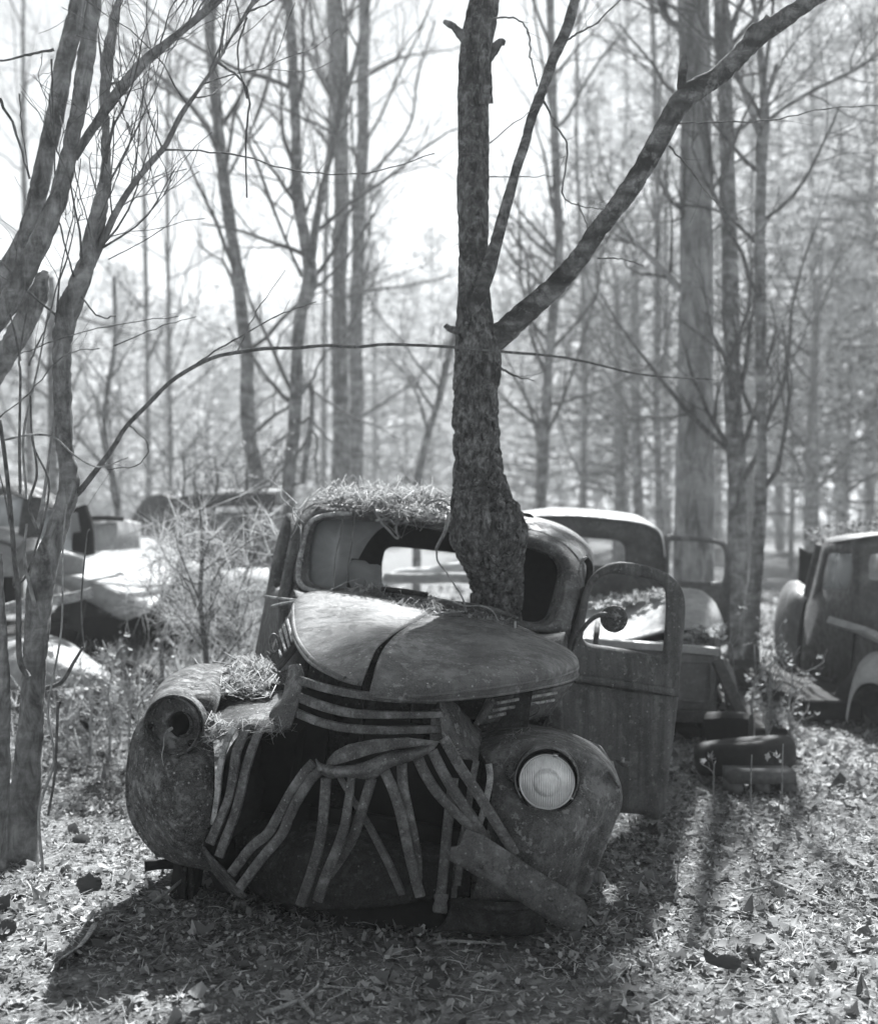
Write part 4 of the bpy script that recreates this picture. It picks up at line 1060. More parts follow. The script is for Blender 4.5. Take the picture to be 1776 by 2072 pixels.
twigs_of(b4[0], b4[1], lt, M['twig'], 14, .6, .004, 3, .3, 0, 0, .2)
twigs_of(b3[0], b3[1], lt, M['twig'], 8, .6, .004, 3, .3, 0, 0, .2)

# ---- second low trunk at the picture's left rim, and shoots round the tree's foot
lo = thing('tree_stump', 'low ridged trunk beside the foot of the many stemmed tree', 'tree stump', S(5, 1750, 5.1))
stem([(-20, 1790, 60), (-8, 1700, 52), (0, 1550, 40), (5, 1400, 30), (3, 1300, 22), (0, 1180, 14), (2, 1120, 10)], lo, M['bark_front'], 5.1, 16, .006, 'trunk')
shoots = [([(88, 1765), (80, 1640), (110, 1540), (98, 1450), (104, 1390), (125, 1270), (128, 1100), (135, 1020)], 7, 3), ([(58, 1370), (40, 1330), (38, 1200), (30, 1130), (20, 1010), (10, 920), (0, 850)], 13, 8), ([(30, 1190), (60, 1150), (100, 990), (68, 900), (62, 800)], 5, 4), ([(75, 1070), (90, 1000), (110, 850), (130, 760)], 9, 4), ([(42, 1000), (40, 900), (42, 760), (40, 720), (60, 600)], 7, 3), ([(42, 730), (25, 650), (0, 590)], 5, 3), ([(55, 1010), (48, 880), (78, 740), (100, 620)], 6, 3), ([(118, 1420), (112, 1560), (98, 1650)], 6, 5), ([(78, 1080), (60, 1020), (75, 960), (66, 880)], 7, 4), ([(72, 1230), (50, 1130), (55, 1060)], 9, 5), ([(85, 1395), (125, 1380), (150, 1340), (168, 1310)], 10, 5), ([(170, 1310), (165, 1220), (176, 1090), (182, 1070)], 4, 2.5), ([(10, 890), (60, 880), (110, 885), (150, 920), (200, 945), (260, 925)], 5, 2.5), ([(20, 1060), (10, 1000), (0, 960)], 4, 3)]
for i, (pts, w0, w1) in enumerate(shoots):
    Ys = 5.0 + (i * 37 % 7) * .06
    m = MB(); P = np.array([S(p[0], p[1], Ys) for p in pts]); m.tube(P, np.linspace(w0, w1, len(P)) / 2 / FPX * Ys, 6, 6)
    m.build('shoot', M['twig_pale'] if i % 3 == 0 else M['twig'], lt)

# ---- bare trees further back
def bare_tree(label, pts, Y, mat='bark_mid', extra=(), n1=12, l1=2.2, n2=5, n3=4, r1=.03, group=None, name='tree', t0=.25, ang=(.5, 1.1), twig='twig', seg=14, up=.5):
    vg = CV + CAM_H * FPX / Y + 12
    pts = list(pts)
    if pts[0][1] < 60:                      # carry the stem on above the picture
        (u0, v0, w0), (u1, v1, w1) = pts[0][:3], pts[1][:3]
        sl = (u0 - u1) / max(v1 - v0, 1)
        pts = [(u0 + sl * 500, v0 - 500, w0 * .55), (u0 + sl * 230, v0 - 230, w0 * .8)] + pts
    if pts[-1][1] < vg:
        u0, v0, w0 = pts[-1][:3]
        pts = pts + [(u0 + 1, (v0 + vg) / 2, w0 * 1.05), (u0 + 1, vg, w0 * 1.3)]
    root = thing(name, label, 'tree', S(pts[-1][0], vg - 12, Y), group)
    l1 = l1 * max(1, Y / 13)
    pts = pts[::-1]
    P, Rr = trunk_line([p[:3] for p in pts], Y)
    P = CAMP + (P - CAMP) * (1 + np.linspace(0, .02, len(P)) * rng.normal(0, 1))[:, None]
    m = MB(); C, r = stem_mesh(m, P, Rr, seg, 8, .004 * Y / 6, 18, .01); m.build('trunk', M[mat], root)
    twigs_of(C, r, root, M[twig], n1, l1, r1, n2, l1 * .5, n3, l1 * .22, t0, up, ang, 3, .0012 + .00014 * Y)
    for e in extra:
        P, Rr = trunk_line(e, Y); m = MB(); C, r = stem_mesh(m, P, Rr, 8, 6, .002, 18, .005); m.build('limb', M[mat], root)
        twigs_of(C, r, root, M[twig], 7, l1 * .6, r1 * .6, 4, l1 * .3, 3, l1 * .16, .2, up, ang, 3, .0012 + .00014 * Y)
    return root
bare_tree('spotted slim tree behind the hood gap of the white car, leaning slightly', [(420, 0, 20), (432, 150, 22), (446, 300, 24), (458, 400, 24), (470, 480, 24), (482, 560, 25), (490, 640, 26), (500, 720, 28), (500, 800, 30), (504, 880, 30), (520, 960, 30), (535, 1020, 32)], 15, extra=[[(455, 340, 12), (420, 260, 11), (365, 190, 9), (300, 135, 7), (240, 80, 5)], [(465, 350, 8), (500, 280, 7), (540, 180, 6), (560, 60, 4)]], n1=13)
bare_tree('forked tree with two dark limbs joining above the truck roof', [(585, 0, 18), (592, 120, 20), (598, 250, 22), (600, 370, 22), (612, 460, 24), (626, 530, 28), (624, 580, 30), (608, 640, 24), (602, 720, 24), (600, 800, 26), (592, 900, 26), (585, 980, 28)], 14, extra=[[(630, 530, 18), (640, 450, 16), (656, 370, 15), (672, 290, 13), (700, 190, 12), (728, 90, 11), (750, -20, 9)], [(600, 800, 14), (628, 780, 13), (630, 850, 12), (620, 920, 12), (612, 980, 12)], [(610, 560, 9), (560, 440, 8), (520, 330, 6), (480, 230, 4)]], n1=13)
bare_tree('straight dark trunk, thicker of the pair behind the truck roof', [(676, 0, 32), (686, 150, 30), (690, 300, 29), (690, 450, 30), (686, 600, 30), (688, 750, 34), (690, 850, 36), (690, 980, 38)], 21, extra=[[(692, 220, 9), (660, 180, 9), (640, 110, 8), (625, 0, 7)]], n1=13, l1=2.4)
bare_tree('paler trunk, thinner of the pair behind the truck roof', [(738, 0, 24), (735, 150, 24), (734, 300, 24), (726, 430, 24), (724, 550, 26), (720, 700, 28), (722, 850, 28), (720, 960, 30)], 22, extra=[[(738, 360, 7), (780, 320, 7), (830, 250, 6), (846, 150, 5), (880, 40, 4)]], n1=13, l1=2.4)
bare_tree('thin leaning stem between the trunk pair and the tree in the cab', [(925, 660, 13), (905, 730, 13), (890, 800, 14), (868, 870, 14), (850, 950, 15), (842, 1010, 16)], 18, n1=6, l1=1.2)
bare_tree('slim crooked tree behind the angled limb of the cab tree', [(1112, 0, 15), (1116, 120, 16), (1120, 240, 17), (1126, 380, 18), (1130, 520, 18), (1118, 640, 18), (1110, 740, 18), (1104, 850, 20), (1098, 950, 20), (1094, 1020, 22)], 18, n1=26, l1=2.0)
pine = bare_tree('thickest plated pine trunk rising behind the old truck with an open door', [(1402, -20, 62), (1406, 150, 62), (1408, 300, 62), (1408, 450, 64), (1408, 600, 66), (1407, 750, 70), (1406, 900, 74), (1404, 1050, 78), (1402, 1200, 84)], 12.4, 'bark_pine', extra=[[(1380, 590, 16), (1340, 545, 13), (1300, 505, 10), (1280, 488, 9)], [(1380, 60, 16), (1350, 40, 12), (1335, 20, 9)]], n1=6, l1=1.6, n3=0, name='pine_tree', seg=36, t0=.5)
bare_tree('straight blotched trunk immediately beside the thickest pine', [(1458, 0, 32), (1464, 150, 30), (1470, 300, 30), (1474, 450, 31), (1477, 600, 33), (1480, 720, 34), (1484, 850, 35), (1490, 950, 38), (1492, 1100, 40), (1492, 1250, 42)], 12.0, n1=14, l1=2.2, extra=[[(1476, 270, 12), (1510, 250, 10), (1545, 210, 8), (1570, 130, 6)], [(1468, 100, 12), (1430, 70, 11), (1415, 20, 10)]])
bare_tree('slender forked trunk with a long branch, third from the thickest pine', [(1524, 0, 10), (1534, 80, 14), (1542, 160, 17), (1546, 240, 20), (1540, 300, 22), (1538, 400, 20), (1536, 500, 20), (1538, 620, 21), (1538, 750, 22), (1540, 880, 22), (1538, 1000, 24), (1530, 1150, 28), (1520, 1290, 32)], 11.0, n1=12, l1=1.8, extra=[[(1552, 245, 9), (1590, 215, 9), (1650, 180, 8), (1720, 145, 7), (1800, 95, 5)], [(1536, 270, 14), (1510, 200, 11), (1490, 140, 9), (1470, 60, 7)]])
bare_tree('thin straight stem seen through the gap before the thickest pine', [(1318, 0, 9), (1326, 200, 11), (1330, 400, 12), (1330, 600, 13), (1328, 800, 14), (1332, 1000, 15)], 25, n1=30, l1=1.8)
bare_tree('broken grey snag with its top snapped off', [(1282, 520, 9), (1284, 560, 15), (1284, 700, 17), (1286, 850, 18), (1290, 1000, 20)], 28, n1=8, l1=1.3)
bare_tree('short pale trunk above the pickup at the clearing edge', [(1650, 590, 12), (1648, 700, 16), (1644, 800, 20), (1642, 900, 26), (1640, 1050, 30)], 22, n1=12, l1=1.8)
bare_tree('dim trunk far behind the open truck door', [(1248, 560, 12), (1248, 700, 14), (1252, 850, 17), (1255, 1000, 18)], 32, n1=10, l1=2)
bare_tree('slim trunk behind the many stemmed tree', [(104, 560, 14), (104, 700, 15), (106, 830, 16), (108, 980, 18)], 20, n1=8, l1=1.4)
bare_tree('sinuous dark sapling beyond the white car', [(232, 560, 6), (232, 700, 9), (218, 790, 10), (212, 870, 11), (225, 950, 12), (238, 1010, 12)], 16, n1=8, l1=1.0)
for i, (u, Y, w) in enumerate([(60, 30, 14), (300, 34, 10), (345, 30, 9), (655, 36, 11), (1180, 30, 9), (1755, 40, 12)]):
    k = rng.normal(0, 18)
    bare_tree(['faint bare tree behind the crossing stems of the many stemmed tree', 'faint bare tree above the white car hood', 'faint bare tree between the white car and the spotted slim tree', 'faint bare tree just before the paired trunks', 'faint bare tree behind the steep thin limb of the cab tree', 'faint bare tree above the overgrown pickup'][i], [(u + k, 0, w * .5), (u + k * .7 + rng.normal(0, 6), 300, w * .75), (u + rng.normal(0, 6), 600, w * .9), (u, 900, w)], Y, n1=22, l1=2.2, n2=6, n3=3, group='bare trees of the thicket', t0=.2)

# ---- pines and brush beyond
def shade_crown(root, c, rad, z0, z1, nb, nt, seed=0):
    """boughs and needles of a tall pine, above the picture's upper edge"""
    az = rng.uniform(0, 2 * math.pi, nb); zz = rng.uniform(z0, z1, nb); ln = rad * rng.uniform(.5, 1.1, nb)
    k = np.linspace(0, 1, 6)
    B = np.stack([c[0] + np.cos(az)[:, None] * ln[:, None] * k, c[1] + np.sin(az)[:, None] * ln[:, None] * k, zz[:, None] + ln[:, None] * (.35 * k - .1 * k * k)], -1)
    m = MB(); m.tubes(B, .035 * (1.15 - k)[None] * np.ones((nb, 1)), 5, False); m.build('boughs', M['bark_pine'], root)['kind'] = 'stuff'
    ii = rng.integers(0, nb, nt); jj = rng.integers(2, 6, nt)
    pos = B[ii, jj] + rng.normal(0, .16, (nt, 3))
    m = MB(); tufts(m, pos, 16, .17, .007, .2); m.build('crown', M['needle'], root, smooth=False)['kind'] = 'stuff'
def tufts(m, pos, n_per, length, width, up=.2):
    """sprays of needles"""
    N = len(pos)
    d = nrm(rng.normal(0, 1, (N * n_per, 3)) + np.array([0, 0, up]))
    c = np.repeat(pos, n_per, 0)
    s = nrm(np.cross(d, rng.normal(0, 1, (N * n_per, 3)))) * width * .5
    lg = length * rng.uniform(.6, 1.2, (N * n_per, 1))
    tip = c + d * lg
    V = np.stack([c - s, c + s, tip + s * .3, tip - s * .3], 1)
    m.add(V.reshape(-1, 3), Q=np.arange(N * n_per * 4).reshape(-1, 4))

def far_pine(u, Y, vtop, label, group, wide=2.2, dens=1.0, vbase=None):
    gx = (u - CU) / FPX * Y
    H = CAM_H + (CV - vtop) / FPX * Y
    root = thing('pine_tree', label, 'tree', (gx, Y, 0), group)
    nseg = 9
    zz = np.linspace(0, H, nseg); P = np.stack([gx + np.cumsum(rng.normal(0, .04, nseg)), Y + zz * 0, zz], -1)
    Rr = np.linspace(.1, .015, nseg) * (H / 14 + .3)
    m = MB(); stem_mesh(m, P, Rr, 9, 3, 0); m.build('trunk', M['bark_pine'], root)
    nb = int(11 * H * dens ** .5)
    tz = rng.uniform(.08, 1, nb) ** .8
    az = rng.uniform(0, 2 * math.pi, nb)
    ln = wide * (1.08 - tz) ** .7 * rng.uniform(.5, 1.1, nb) + .25
    K = 6; k = np.linspace(0, 1, K)
    bz = np.interp(tz * H, zz, np.arange(nseg))
    bx = np.interp(tz * H, zz, P[:, 0])
    px = bx[:, None] + np.cos(az)[:, None] * ln[:, None] * k
    py = Y + np.sin(az)[:, None] * ln[:, None] * k
    pz = (tz * H)[:, None] + ln[:, None] * (.28 * k - .18 * k * k) * rng.uniform(-.9, 2.6, nb)[:, None]
    B = np.stack([px, py, pz], -1)
    m = MB(); m.tubes(B, np.maximum(.012 * ln[:, None] * (1.2 - k), .006), 4, False); o = m.build('boughs', M['twig'], root); o['kind'] = 'stuff'
    q = rng.random(nb * 4); ii = rng.integers(0, nb, nb * 4); f = .3 + .7 * q
    jj = np.minimum((f * (K - 1)).astype(int), K - 2); fr = f * (K - 1) - jj
    pos = B[ii, jj] * (1 - fr)[:, None] + B[ii, jj + 1] * fr[:, None] + rng.normal(0, .2, (len(ii), 3))
    uu, vv = uv_of(pos); pos = pos[(uu > -600) & (uu < 2400) & (vv > -120)]
    m = MB(); tufts(m, pos, 5, .32, .035 + Y * .0006, .3)
    if len(pos): o = m.build('crown', M['needle'], root, smooth=False); o['kind'] = 'stuff'

pines = [(760, 54, 370, 2.8), (870, 64, 470, 3.0), (1085, 48, 430, 3.4), (1180, 42, 150, 3.6), (1265, 54, -60, 4.5), (1350, 48, -80, 4.2), (1520, 38, 40, 3.6), (1580, 48, -120, 4.8), (1640, 35, -60, 3.9), (1700, 45, -160, 4.8), (1760, 32, -80, 3.9), (1800, 42, -160, 4.5), (240, 61, 545, 3.3), (60, 58, 600, 3.3), (140, 67, 590, 3.6), (330, 67, 610, 3.3), (420, 64, 640, 3.3), (520, 67, 610, 3.6), (620, 61, 600, 3.3), (690, 70, 570, 3.6), (815, 58, 560, 3.0), (940, 67, 560, 3.6), (1010, 58, 520, 3.3), (1450, 54, 60, 4.2), (1240, 35, 560, 2.7), (1700, 27, 520, 2.4), (1600, 29, 640, 2.4), (-150, 55, 560, 3.2), (-420, 58, 520, 3.2), (-650, 60, 560, 3.4), (2020, 40, -100, 4.0), (2250, 44, -60, 4.2)]
far_labels = ['tall hazy pine whose top rises beside the paired trunks behind the truck', 'pointed hazy pine top close beside the trunk of the cab tree',
 'rounded hazy pine in the angle under the big limb of the cab tree', 'high hazy pine crossing behind the thin steep limb of the cab tree', 'very tall hazy pine behind the middle of the big angled limb',
 'very tall hazy pine just before the thickest trunk', 'tall hazy pine behind the slender forked trunk', 'towering hazy pine past the slender forked trunk',
 'broad hazy pine above the cab of the overgrown pickup', 'towering hazy pine behind the short pale trunk', 'nearest hazy pine at the outer rim above the overgrown pickup', 'towering hazy pine at the outer rim of the wood',
 'low hazy pine above the white car hood', 'low hazy pine behind the many stemmed tree', 'hazy pine between the many stemmed tree and the sinuous sapling', 'hazy pine just past the sinuous sapling',
 'small hazy pine before the spotted slim tree', 'hazy pine between the spotted slim tree and the forked tree', 'hazy pine behind the foot of the forked tree', 'hazy pine directly behind the paired trunks',
 'low hazy pine between the paired trunks and the leaning stem', 'hazy pine hidden half behind the trunk of the cab tree', 'hazy pine just past the trunk of the cab tree at limb height', 'tall hazy pine seen between the pine and the blotched trunk',
 'bushy lower pine above the open truck door', 'bushy low pine behind the roof of the overgrown pickup', 'bushy low pine between the slender trunk and the overgrown pickup'] + ['hazy pine of the wood out past the crossing stems'] * 3 + ['hazy pine of the wood out past the overgrown pickup'] * 2
for i, (u, Y, vt, w) in enumerate(pines):
    far_pine(u, Y, vt, far_labels[i], 'pines of the far wood', w)

shade_crown(pine, (1.6, 11.5), .85, 7.7, 9.3, 22, 1050)  # unseen crown set off the trunk, where it shades the hood
m = MB(); m.tube(np.array([(2.5, 12.4, 6.9), (2.2, 12.1, 7.3), (1.85, 11.75, 7.7), (1.6, 11.5, 8.4), (1.55, 11.45, 9.3)]), [.07, .06, .05, .045, .02], 8); m.build('limb', M['bark_pine'], pine)  # limb added to join the unseen shading crown to its trunk

# far wood that reads as one mass
n = 19000
Yf = rng.uniform(75, 115, n); xf = rng.uniform(-.62, .62, n) * Yf
uu = CU + xf / Yf * FPX
topv = np.interp(uu, [-700, 60, 240, 330, 450, 600, 760, 850, 950, 1090, 1200, 1300, 1500, 1800, 2000], [600, 600, 560, 620, 640, 610, 540, 600, 580, 480, 420, 220, 150, 60, 60]) + vnoise(np.stack([uu * .02, Yf * .3, uu * 0], -1)) * 45
Hf = CAM_H + (CV - topv) / FPX * Yf
pos = np.stack([xf, Yf, rng.uniform(0, 1, n) ** 1.15 * Hf], -1)
pos += np.stack([vnoise(pos * .3) * 2.0, vnoise(pos * .3 + 9) * 2.0, vnoise(pos * .4 + 4) * 1.6], -1)
pos[:, 2] = np.maximum(pos[:, 2], .05)
m = MB(); tufts(m, pos, 5, 1.1, .22, .3)
o = m.build('far_wood', M['needle_far'], smooth=False); stuff(o, 'hazy mass of the far wood closing the view', 'woodland')
# ================================================================== the other wrecks
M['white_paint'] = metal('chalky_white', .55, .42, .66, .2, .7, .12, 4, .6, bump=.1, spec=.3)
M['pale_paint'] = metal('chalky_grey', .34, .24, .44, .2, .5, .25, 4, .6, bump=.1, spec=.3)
M['mid_paint'] = metal('dull_grey', .16, .10, .24, .3, .3, .4, 5, .6, bump=.1)
M['dark_paint'] = metal('dark_grey_paint', .085, .055, .13, .3, .2, .4, 5, .6, bump=.1)
M['brown_paint'] = metal('dull_brown', .06, .035, .10, .3, .18, .4, 6, .65, bump=.1)
M['concrete'] = flat('concrete', .13, .95, .3, 40)
mgl, t, b = new_mat('car_glass')
b.inputs['Base Color'].default_value = g4(.5); b.inputs['Roughness'].default_value = .15
tp = t.nodes.new('ShaderNodeBsdfTransparent'); tp.inputs[0].default_value = (.85, .87, .88, 1)
mx = t.nodes.new('ShaderNodeMixShader'); mx.inputs[0].default_value = .45
t.links.new(tp.outputs[0], mx.inputs[1]); t.links.new(b.outputs[0], mx.inputs[2]); t.links.new(mx.outputs[0], t.nodes['Material Output'].inputs[0])
M['glass'] = mgl

def ssurf(name, z, rows, mat, parent, k=(6, 6), solid=.006):
    return surf(name, np.array([[S(*z(p[0], p[1]), p[2]) for p in r] for r in rows]), M[mat], parent, k, solid)
def sring(name, z, loops, mat, parent, k=4, solid=.006):
    """loops of (x, y, Y); each loop the same count"""
    return ring(name, [np.array([S(*z(p[0], p[1]), p[2]) for p in l]) for l in loops], M[mat], parent, k, solid)
def sbar(name, z, pts, w, d, mat, parent, k=5, face=(0, -1, 0)):
    m = MB(); m.bar(np.array([S(*z(p[0], p[1]), p[2]) for p in pts]), w, d, k, face); return m.build(name, M[mat], parent, auto=50)
def push(loop, dY): return [(p[0], p[1], p[2] + dY) for p in loop]
def sbox(name, c, hx, hy, hz, mat, parent):
    m = MB(); m.box(c, (hx, 0, 0), (0, hy, 0), (0, 0, hz)); o = m.build(name, M[mat], parent, smooth=False)
    bv = o.modifiers.new('bevel', 'BEVEL'); bv.width = min(hx, hy, hz) * .3; bv.segments = 2
    return o

# ---- pickup behind the driver door, seen from its tail
pk = thing('pickup_truck', 'dark pickup with its cab door open and a leaf covered fender lying in its bed', 'truck', S(1240, 1500, 8.2))
YC = 9.4
co = [(-170, 400), (-130, 285), (0, 215), (250, 205), (500, 208), (850, 245), (985, 285), (1050, 350), (1075, 480), (1090, 640), (1100, 850), (1105, 1080), (500, 1100), (-200, 1100), (-190, 800), (-180, 560)]
ci = [(95, 430), (115, 375), (180, 350), (300, 345), (480, 350), (700, 368), (765, 385), (795, 420), (800, 470), (800, 520), (796, 550), (770, 562), (500, 552), (180, 545), (110, 535), (92, 490)]
coY = [(x, y, YC) for x, y in co]; ciY = [(x, y, YC) for x, y in ci]
sring('cab_back', Z1, [push(ciY, .06), ciY, [(p[0] + (q[0] - p[0]) * .08, p[1] + (q[1] - p[1]) * .08, YC - .015) for p, q in zip(ciY, coY)], coY], 'dark_paint', pk)
top = [(-178, 480), (-145, 300), (0, 215), (250, 203), (500, 206), (850, 243), (985, 283), (1052, 350), (1078, 500)]
rf = [[(x, y, YC - .01) for x, y in top],
      [(x + 6, y - (22 if 100 < x < 900 else 12), YC + .12) for x, y in top],
      [(x + 4, y - (46 if 100 < x < 900 else 22), YC + .45) for x, y in top],
      [(x - 6, y - (52 if 100 < x < 900 else 24), YC + .9) for x, y in top],
      [(x - 12, y - (28 if 100 < x < 900 else 14), YC + 1.35) for x, y in top]]
ssurf('roof', Z1, rf, 'pale_paint', pk)  # paler than the cab: its sunlit top is put into the colour
# windscreen posts on the far side
for x0, x1 in ((-150, -160), (1010, 1040)):
    sbar('pillar', Z1, [(x0, 320, YC + 1.35), (x1, 480, YC + 1.45), (x1 + 10, 640, YC + 1.55)], .07, .05, 'dark_paint', pk)
sbar('cab_sill', Z1, [(-190, 1060, YC + .8), (1060, 1060, YC + .8)], .5, .9, 'inner', pk) if False else None
YD = 10.4
dro = [(1070, 700), (1064, 500), (1072, 352), (1180, 345), (1320, 352), (1470, 375), (1528, 420), (1546, 520), (1545, 700), (1535, 900), (1522, 1110), (1300, 1130), (1080, 1130), (1075, 900)]
dri = [(1108, 560), (1108, 460), (1115, 384), (1190, 378), (1310, 382), (1440, 398), (1492, 430), (1506, 500), (1504, 580), (1496, 640), (1470, 672), (1320, 674), (1180, 664), (1112, 640)]
a_ = [(x, y, YD + (x - 1070) * .0004) for x, y in dro]; b_ = [(x, y, YD + (x - 1070) * .0004) for x, y in dri]
dr = sring('door', Z1, [push(b_, .06), b_, [(p[0] + (q[0] - p[0]) * .2, p[1] + (q[1] - p[1]) * .2, p[2] - .015) for p, q in zip(b_, a_)], a_, push(a_, .05)], 'mid_paint', pk)
sbar('handle', Z1, [(1405, 682, YD), (1470, 684, YD)], .03, .03, 'trim', dr)
# bed: tailgate, rails, sides, floor
tg = ssurf('tailgate', Z1, [[(380, 1120, 8.0), (800, 1140, 8.0), (1130, 1165, 8.0), (1400, 1182, 8.0), (1450, 1186, 8.03)], [(380, 1300, 7.98), (800, 1310, 7.98), (1130, 1320, 7.98), (1400, 1330, 7.98), (1456, 1330, 8.02)], [(380, 1580, 8.0), (800, 1585, 8.0), (1130, 1592, 8.0), (1395, 1596, 8.0), (1440, 1590, 8.05)]], 'mid_paint', pk)
pr = [(1190, 1235), (1390, 1245), (1408, 1270), (1400, 1480), (1370, 1520), (1195, 1515)]
m = MB(); m.tube(np.array([S(*Z1(x, y), 7.965) for x, y in pr]), .008, 6, 4); m.build('pressed_rib', M['mid_paint'], tg)
sbar('top_rail', Z1, [(420, 1086, 8.0), (700, 1106, 8.0), (1060, 1134, 8.0), (1300, 1152, 8.0), (1460, 1168, 8.0)], .055, .06, 'pale_paint', pk)
sbar('bed_side', Z1, [(1455, 1240, 8.05), (1400, 1180, 8.6), (1350, 1130, 9.2)], .3, .04, 'mid_paint', pk, face=(-1, 0, 0))
ssurf('bed_floor', Z1, [[(380, 1330, 8.1), (900, 1340, 8.1), (1430, 1350, 8.1)], [(380, 1180, 9.3), (800, 1180, 9.3), (1250, 1190, 9.3)]], 'dark', pk)
sbar('tail_brace', Z1, [(1455, 1240, 7.9), (1520, 1390, 7.8), (1580, 1520, 7.7), (1642, 1665, 7.6)], .075, .05, 'brown_paint', pk)
ssurf('rear_fender', Z1, [[(1470, 1225, 8.1), (1520, 1230, 8.0), (1560, 1290, 8.3)], [(1480, 1320, 8.0), (1545, 1330, 7.95), (1585, 1370, 8.3)], [(1500, 1440, 8.0), (1560, 1450, 7.95), (1595, 1480, 8.3)], [(1520, 1600, 8.05), (1570, 1600, 8.0), (1600, 1600, 8.3)]], 'mid_paint', pk, (5, 5))
sbar('bumper', Z1, [(700, 1625, 7.85), (1170, 1625, 7.85), (1460, 1632, 7.85)], .07, .05, 'brown_paint', pk)
sbar('step_plate', Z1, [(1385, 1720, 7.6), (1540, 1715, 7.55), (1690, 1728, 7.5)], .2, .18, 'dark', pk)
for x in (600, 1350):
    m = MB(); c = S(*Z1(x, 1700), 8.5); m.lathe(c, (1, 0, 0), [(.16, -.08), (.28, -.09), (.33, -.05), (.34, 0), (.33, .05), (.28, .09), (.16, .08), (.0, .05)], 28); m.build('wheel', M['rubber'], pk)
sbox('chassis', S(*Z1(1000, 1600), 9.2), .7, 1.0, .06, 'dark', pk)
# fender lying in the bed
lf = ssurf('loose_fender', Z1, [
    [(420, 905, 9.0), (530, 800, 9.05), (870, 745, 9.1), (1080, 716, 9.1), (1230, 716, 9.05), (1340, 735, 8.95), (1420, 800, 8.85), (1460, 870, 8.8)],
    [(430, 980, 8.75), (560, 900, 8.8), (850, 850, 8.8), (1080, 800, 8.75), (1240, 790, 8.7), (1370, 810, 8.65), (1450, 870, 8.65), (1485, 930, 8.7)],
    [(450, 1040, 8.5), (600, 1000, 8.5), (850, 965, 8.5), (1080, 910, 8.45), (1240, 890, 8.4), (1380, 900, 8.45), (1465, 940, 8.5), (1500, 985, 8.6)],
    [(470, 1085, 8.35), (640, 1088, 8.3), (850, 1085, 8.25), (1070, 1030, 8.25), (1230, 1012, 8.25), (1360, 1012, 8.3), (1445, 1022, 8.4), (1510, 1020, 8.55)]], 'pale_paint', None)
tag(lf, 'pale dented fender lying in the bed of the dark pickup', 'fender')
def leaf_patch(name, label, quad, n, s0, s1, mat='leaf_pale', lift=.03, tilt=.7, parent=None):
    A = np.asarray(quad, float)
    a, b2 = rng.random(n)[:, None], rng.random(n)[:, None]
    pos = (A[0] * (1 - a) + A[1] * a) * (1 - b2) + (A[3] * (1 - a) + A[2] * a) * b2
    pos[:, 2] += rng.uniform(0, lift, n)
    m = MB(); scatter_leaves(m, pos, rng.uniform(s0, s1, n), tilt)
    o = m.build(name, M[mat], parent, smooth=False)
    o['kind'] = 'stuff'
    if label: o['label'] = label
    return o
def SQ(z, pts): return [S(*z(p[0], p[1]), p[2]) for p in pts]
leaf_patch('leaf_heap', 'drift of pale leaves spilling from under the loose fender', SQ(Z1, [(1240, 1120, 8.2), (1500, 1130, 8.1), (1480, 1030, 8.5), (1230, 1030, 8.5)]), 260, .025, .06, lift=.06)
leaf_patch('leaf_cover', 'dead leaves lying over the loose fender', SQ(Z1, [(520, 880, 8.72), (1080, 790, 8.68), (1090, 735, 9.0), (540, 800, 8.98)]), 200, .02, .045, lift=.01, tilt=.4)

# ---- worn tyre on a concrete block
ty = thing('tyre', 'old bald tyre lying tilted on a concrete block', 'tyre', S(*Z7(760, 480), 6.7))
m = MB(); c = S(*Z7(762, 352), 6.98)
ax = nrm(np.array([-.10, .14, 1.0]))
prof = [(.15, -.05), (.18, -.075), (.235, -.085), (.262, -.07), (.272, -.04), (.275, 0), (.275, .04), (.262, .07), (.235, .085), (.18, .075), (.15, .05), (.15, -.05)]
m.lathe(c, ax, prof, 48, ref=(0, 1, 0)); m.build('tread', M['rubber'], ty)
bl = thing('concrete_block', 'pale hollow concrete block under the old tyre', 'concrete block', S(*Z7(860, 600), 6.6))
c = np.array([S(*Z7(865, 555), 6.58)[0], 6.62, .015])
m = MB()
hx, hz, dp = .17, .095, .09
for dz in (-hz + .03, hz - .03): m.box(c + [0, 0, dz], (hx, 0, 0), (0, dp, 0), (0, 0, .03))
for dx in (-hx + .034, 0, hx - .034): m.box(c + [dx, 0, 0], (.034, 0, 0), (0, dp - .002, 0), (0, 0, hz - .06))
m.build('shell', M['concrete'], bl, smooth=False)

# ---- pickup at the clearing's edge, going away
def y2(x): return 10.7 - (x - 420) / 846 * 2.2
def q2(pts, off=0): return [(p[0], p[1], y2(p[0]) + off + (p[2] if len(p) > 2 else 0)) for p in pts]
pw = thing('pickup_truck', 'overgrown pickup with twigs on its roof and a pale rear fender', 'truck', S(*Z2(900, 1800), 9.2))
so = [(700, 690), (735, 560), (775, 400), (812, 262), (900, 235), (1052, 222), (1075, 330), (1085, 480), (1078, 640), (1075, 900), (1045, 1150), (1000, 1420), (800, 1400), (640, 1300), (640, 1100), (660, 850)]
si = [(800, 615), (812, 540), (835, 430), (862, 345), (930, 335), (1035, 338), (1046, 370), (1048, 430), (1044, 520), (1030, 580), (1005, 635), (960, 642), (900, 642), (850, 640), (810, 638), (798, 632)]
sring('cab_side', Z2, [push(q2(si), .0), q2(si), [(p[0] + (q_[0] - p[0]) * .15, p[1] + (q_[1] - p[1]) * .15, p[2] - .02) for p, q_ in zip(q2(si), q2(so))], q2(so)], 'dark_paint', pw)
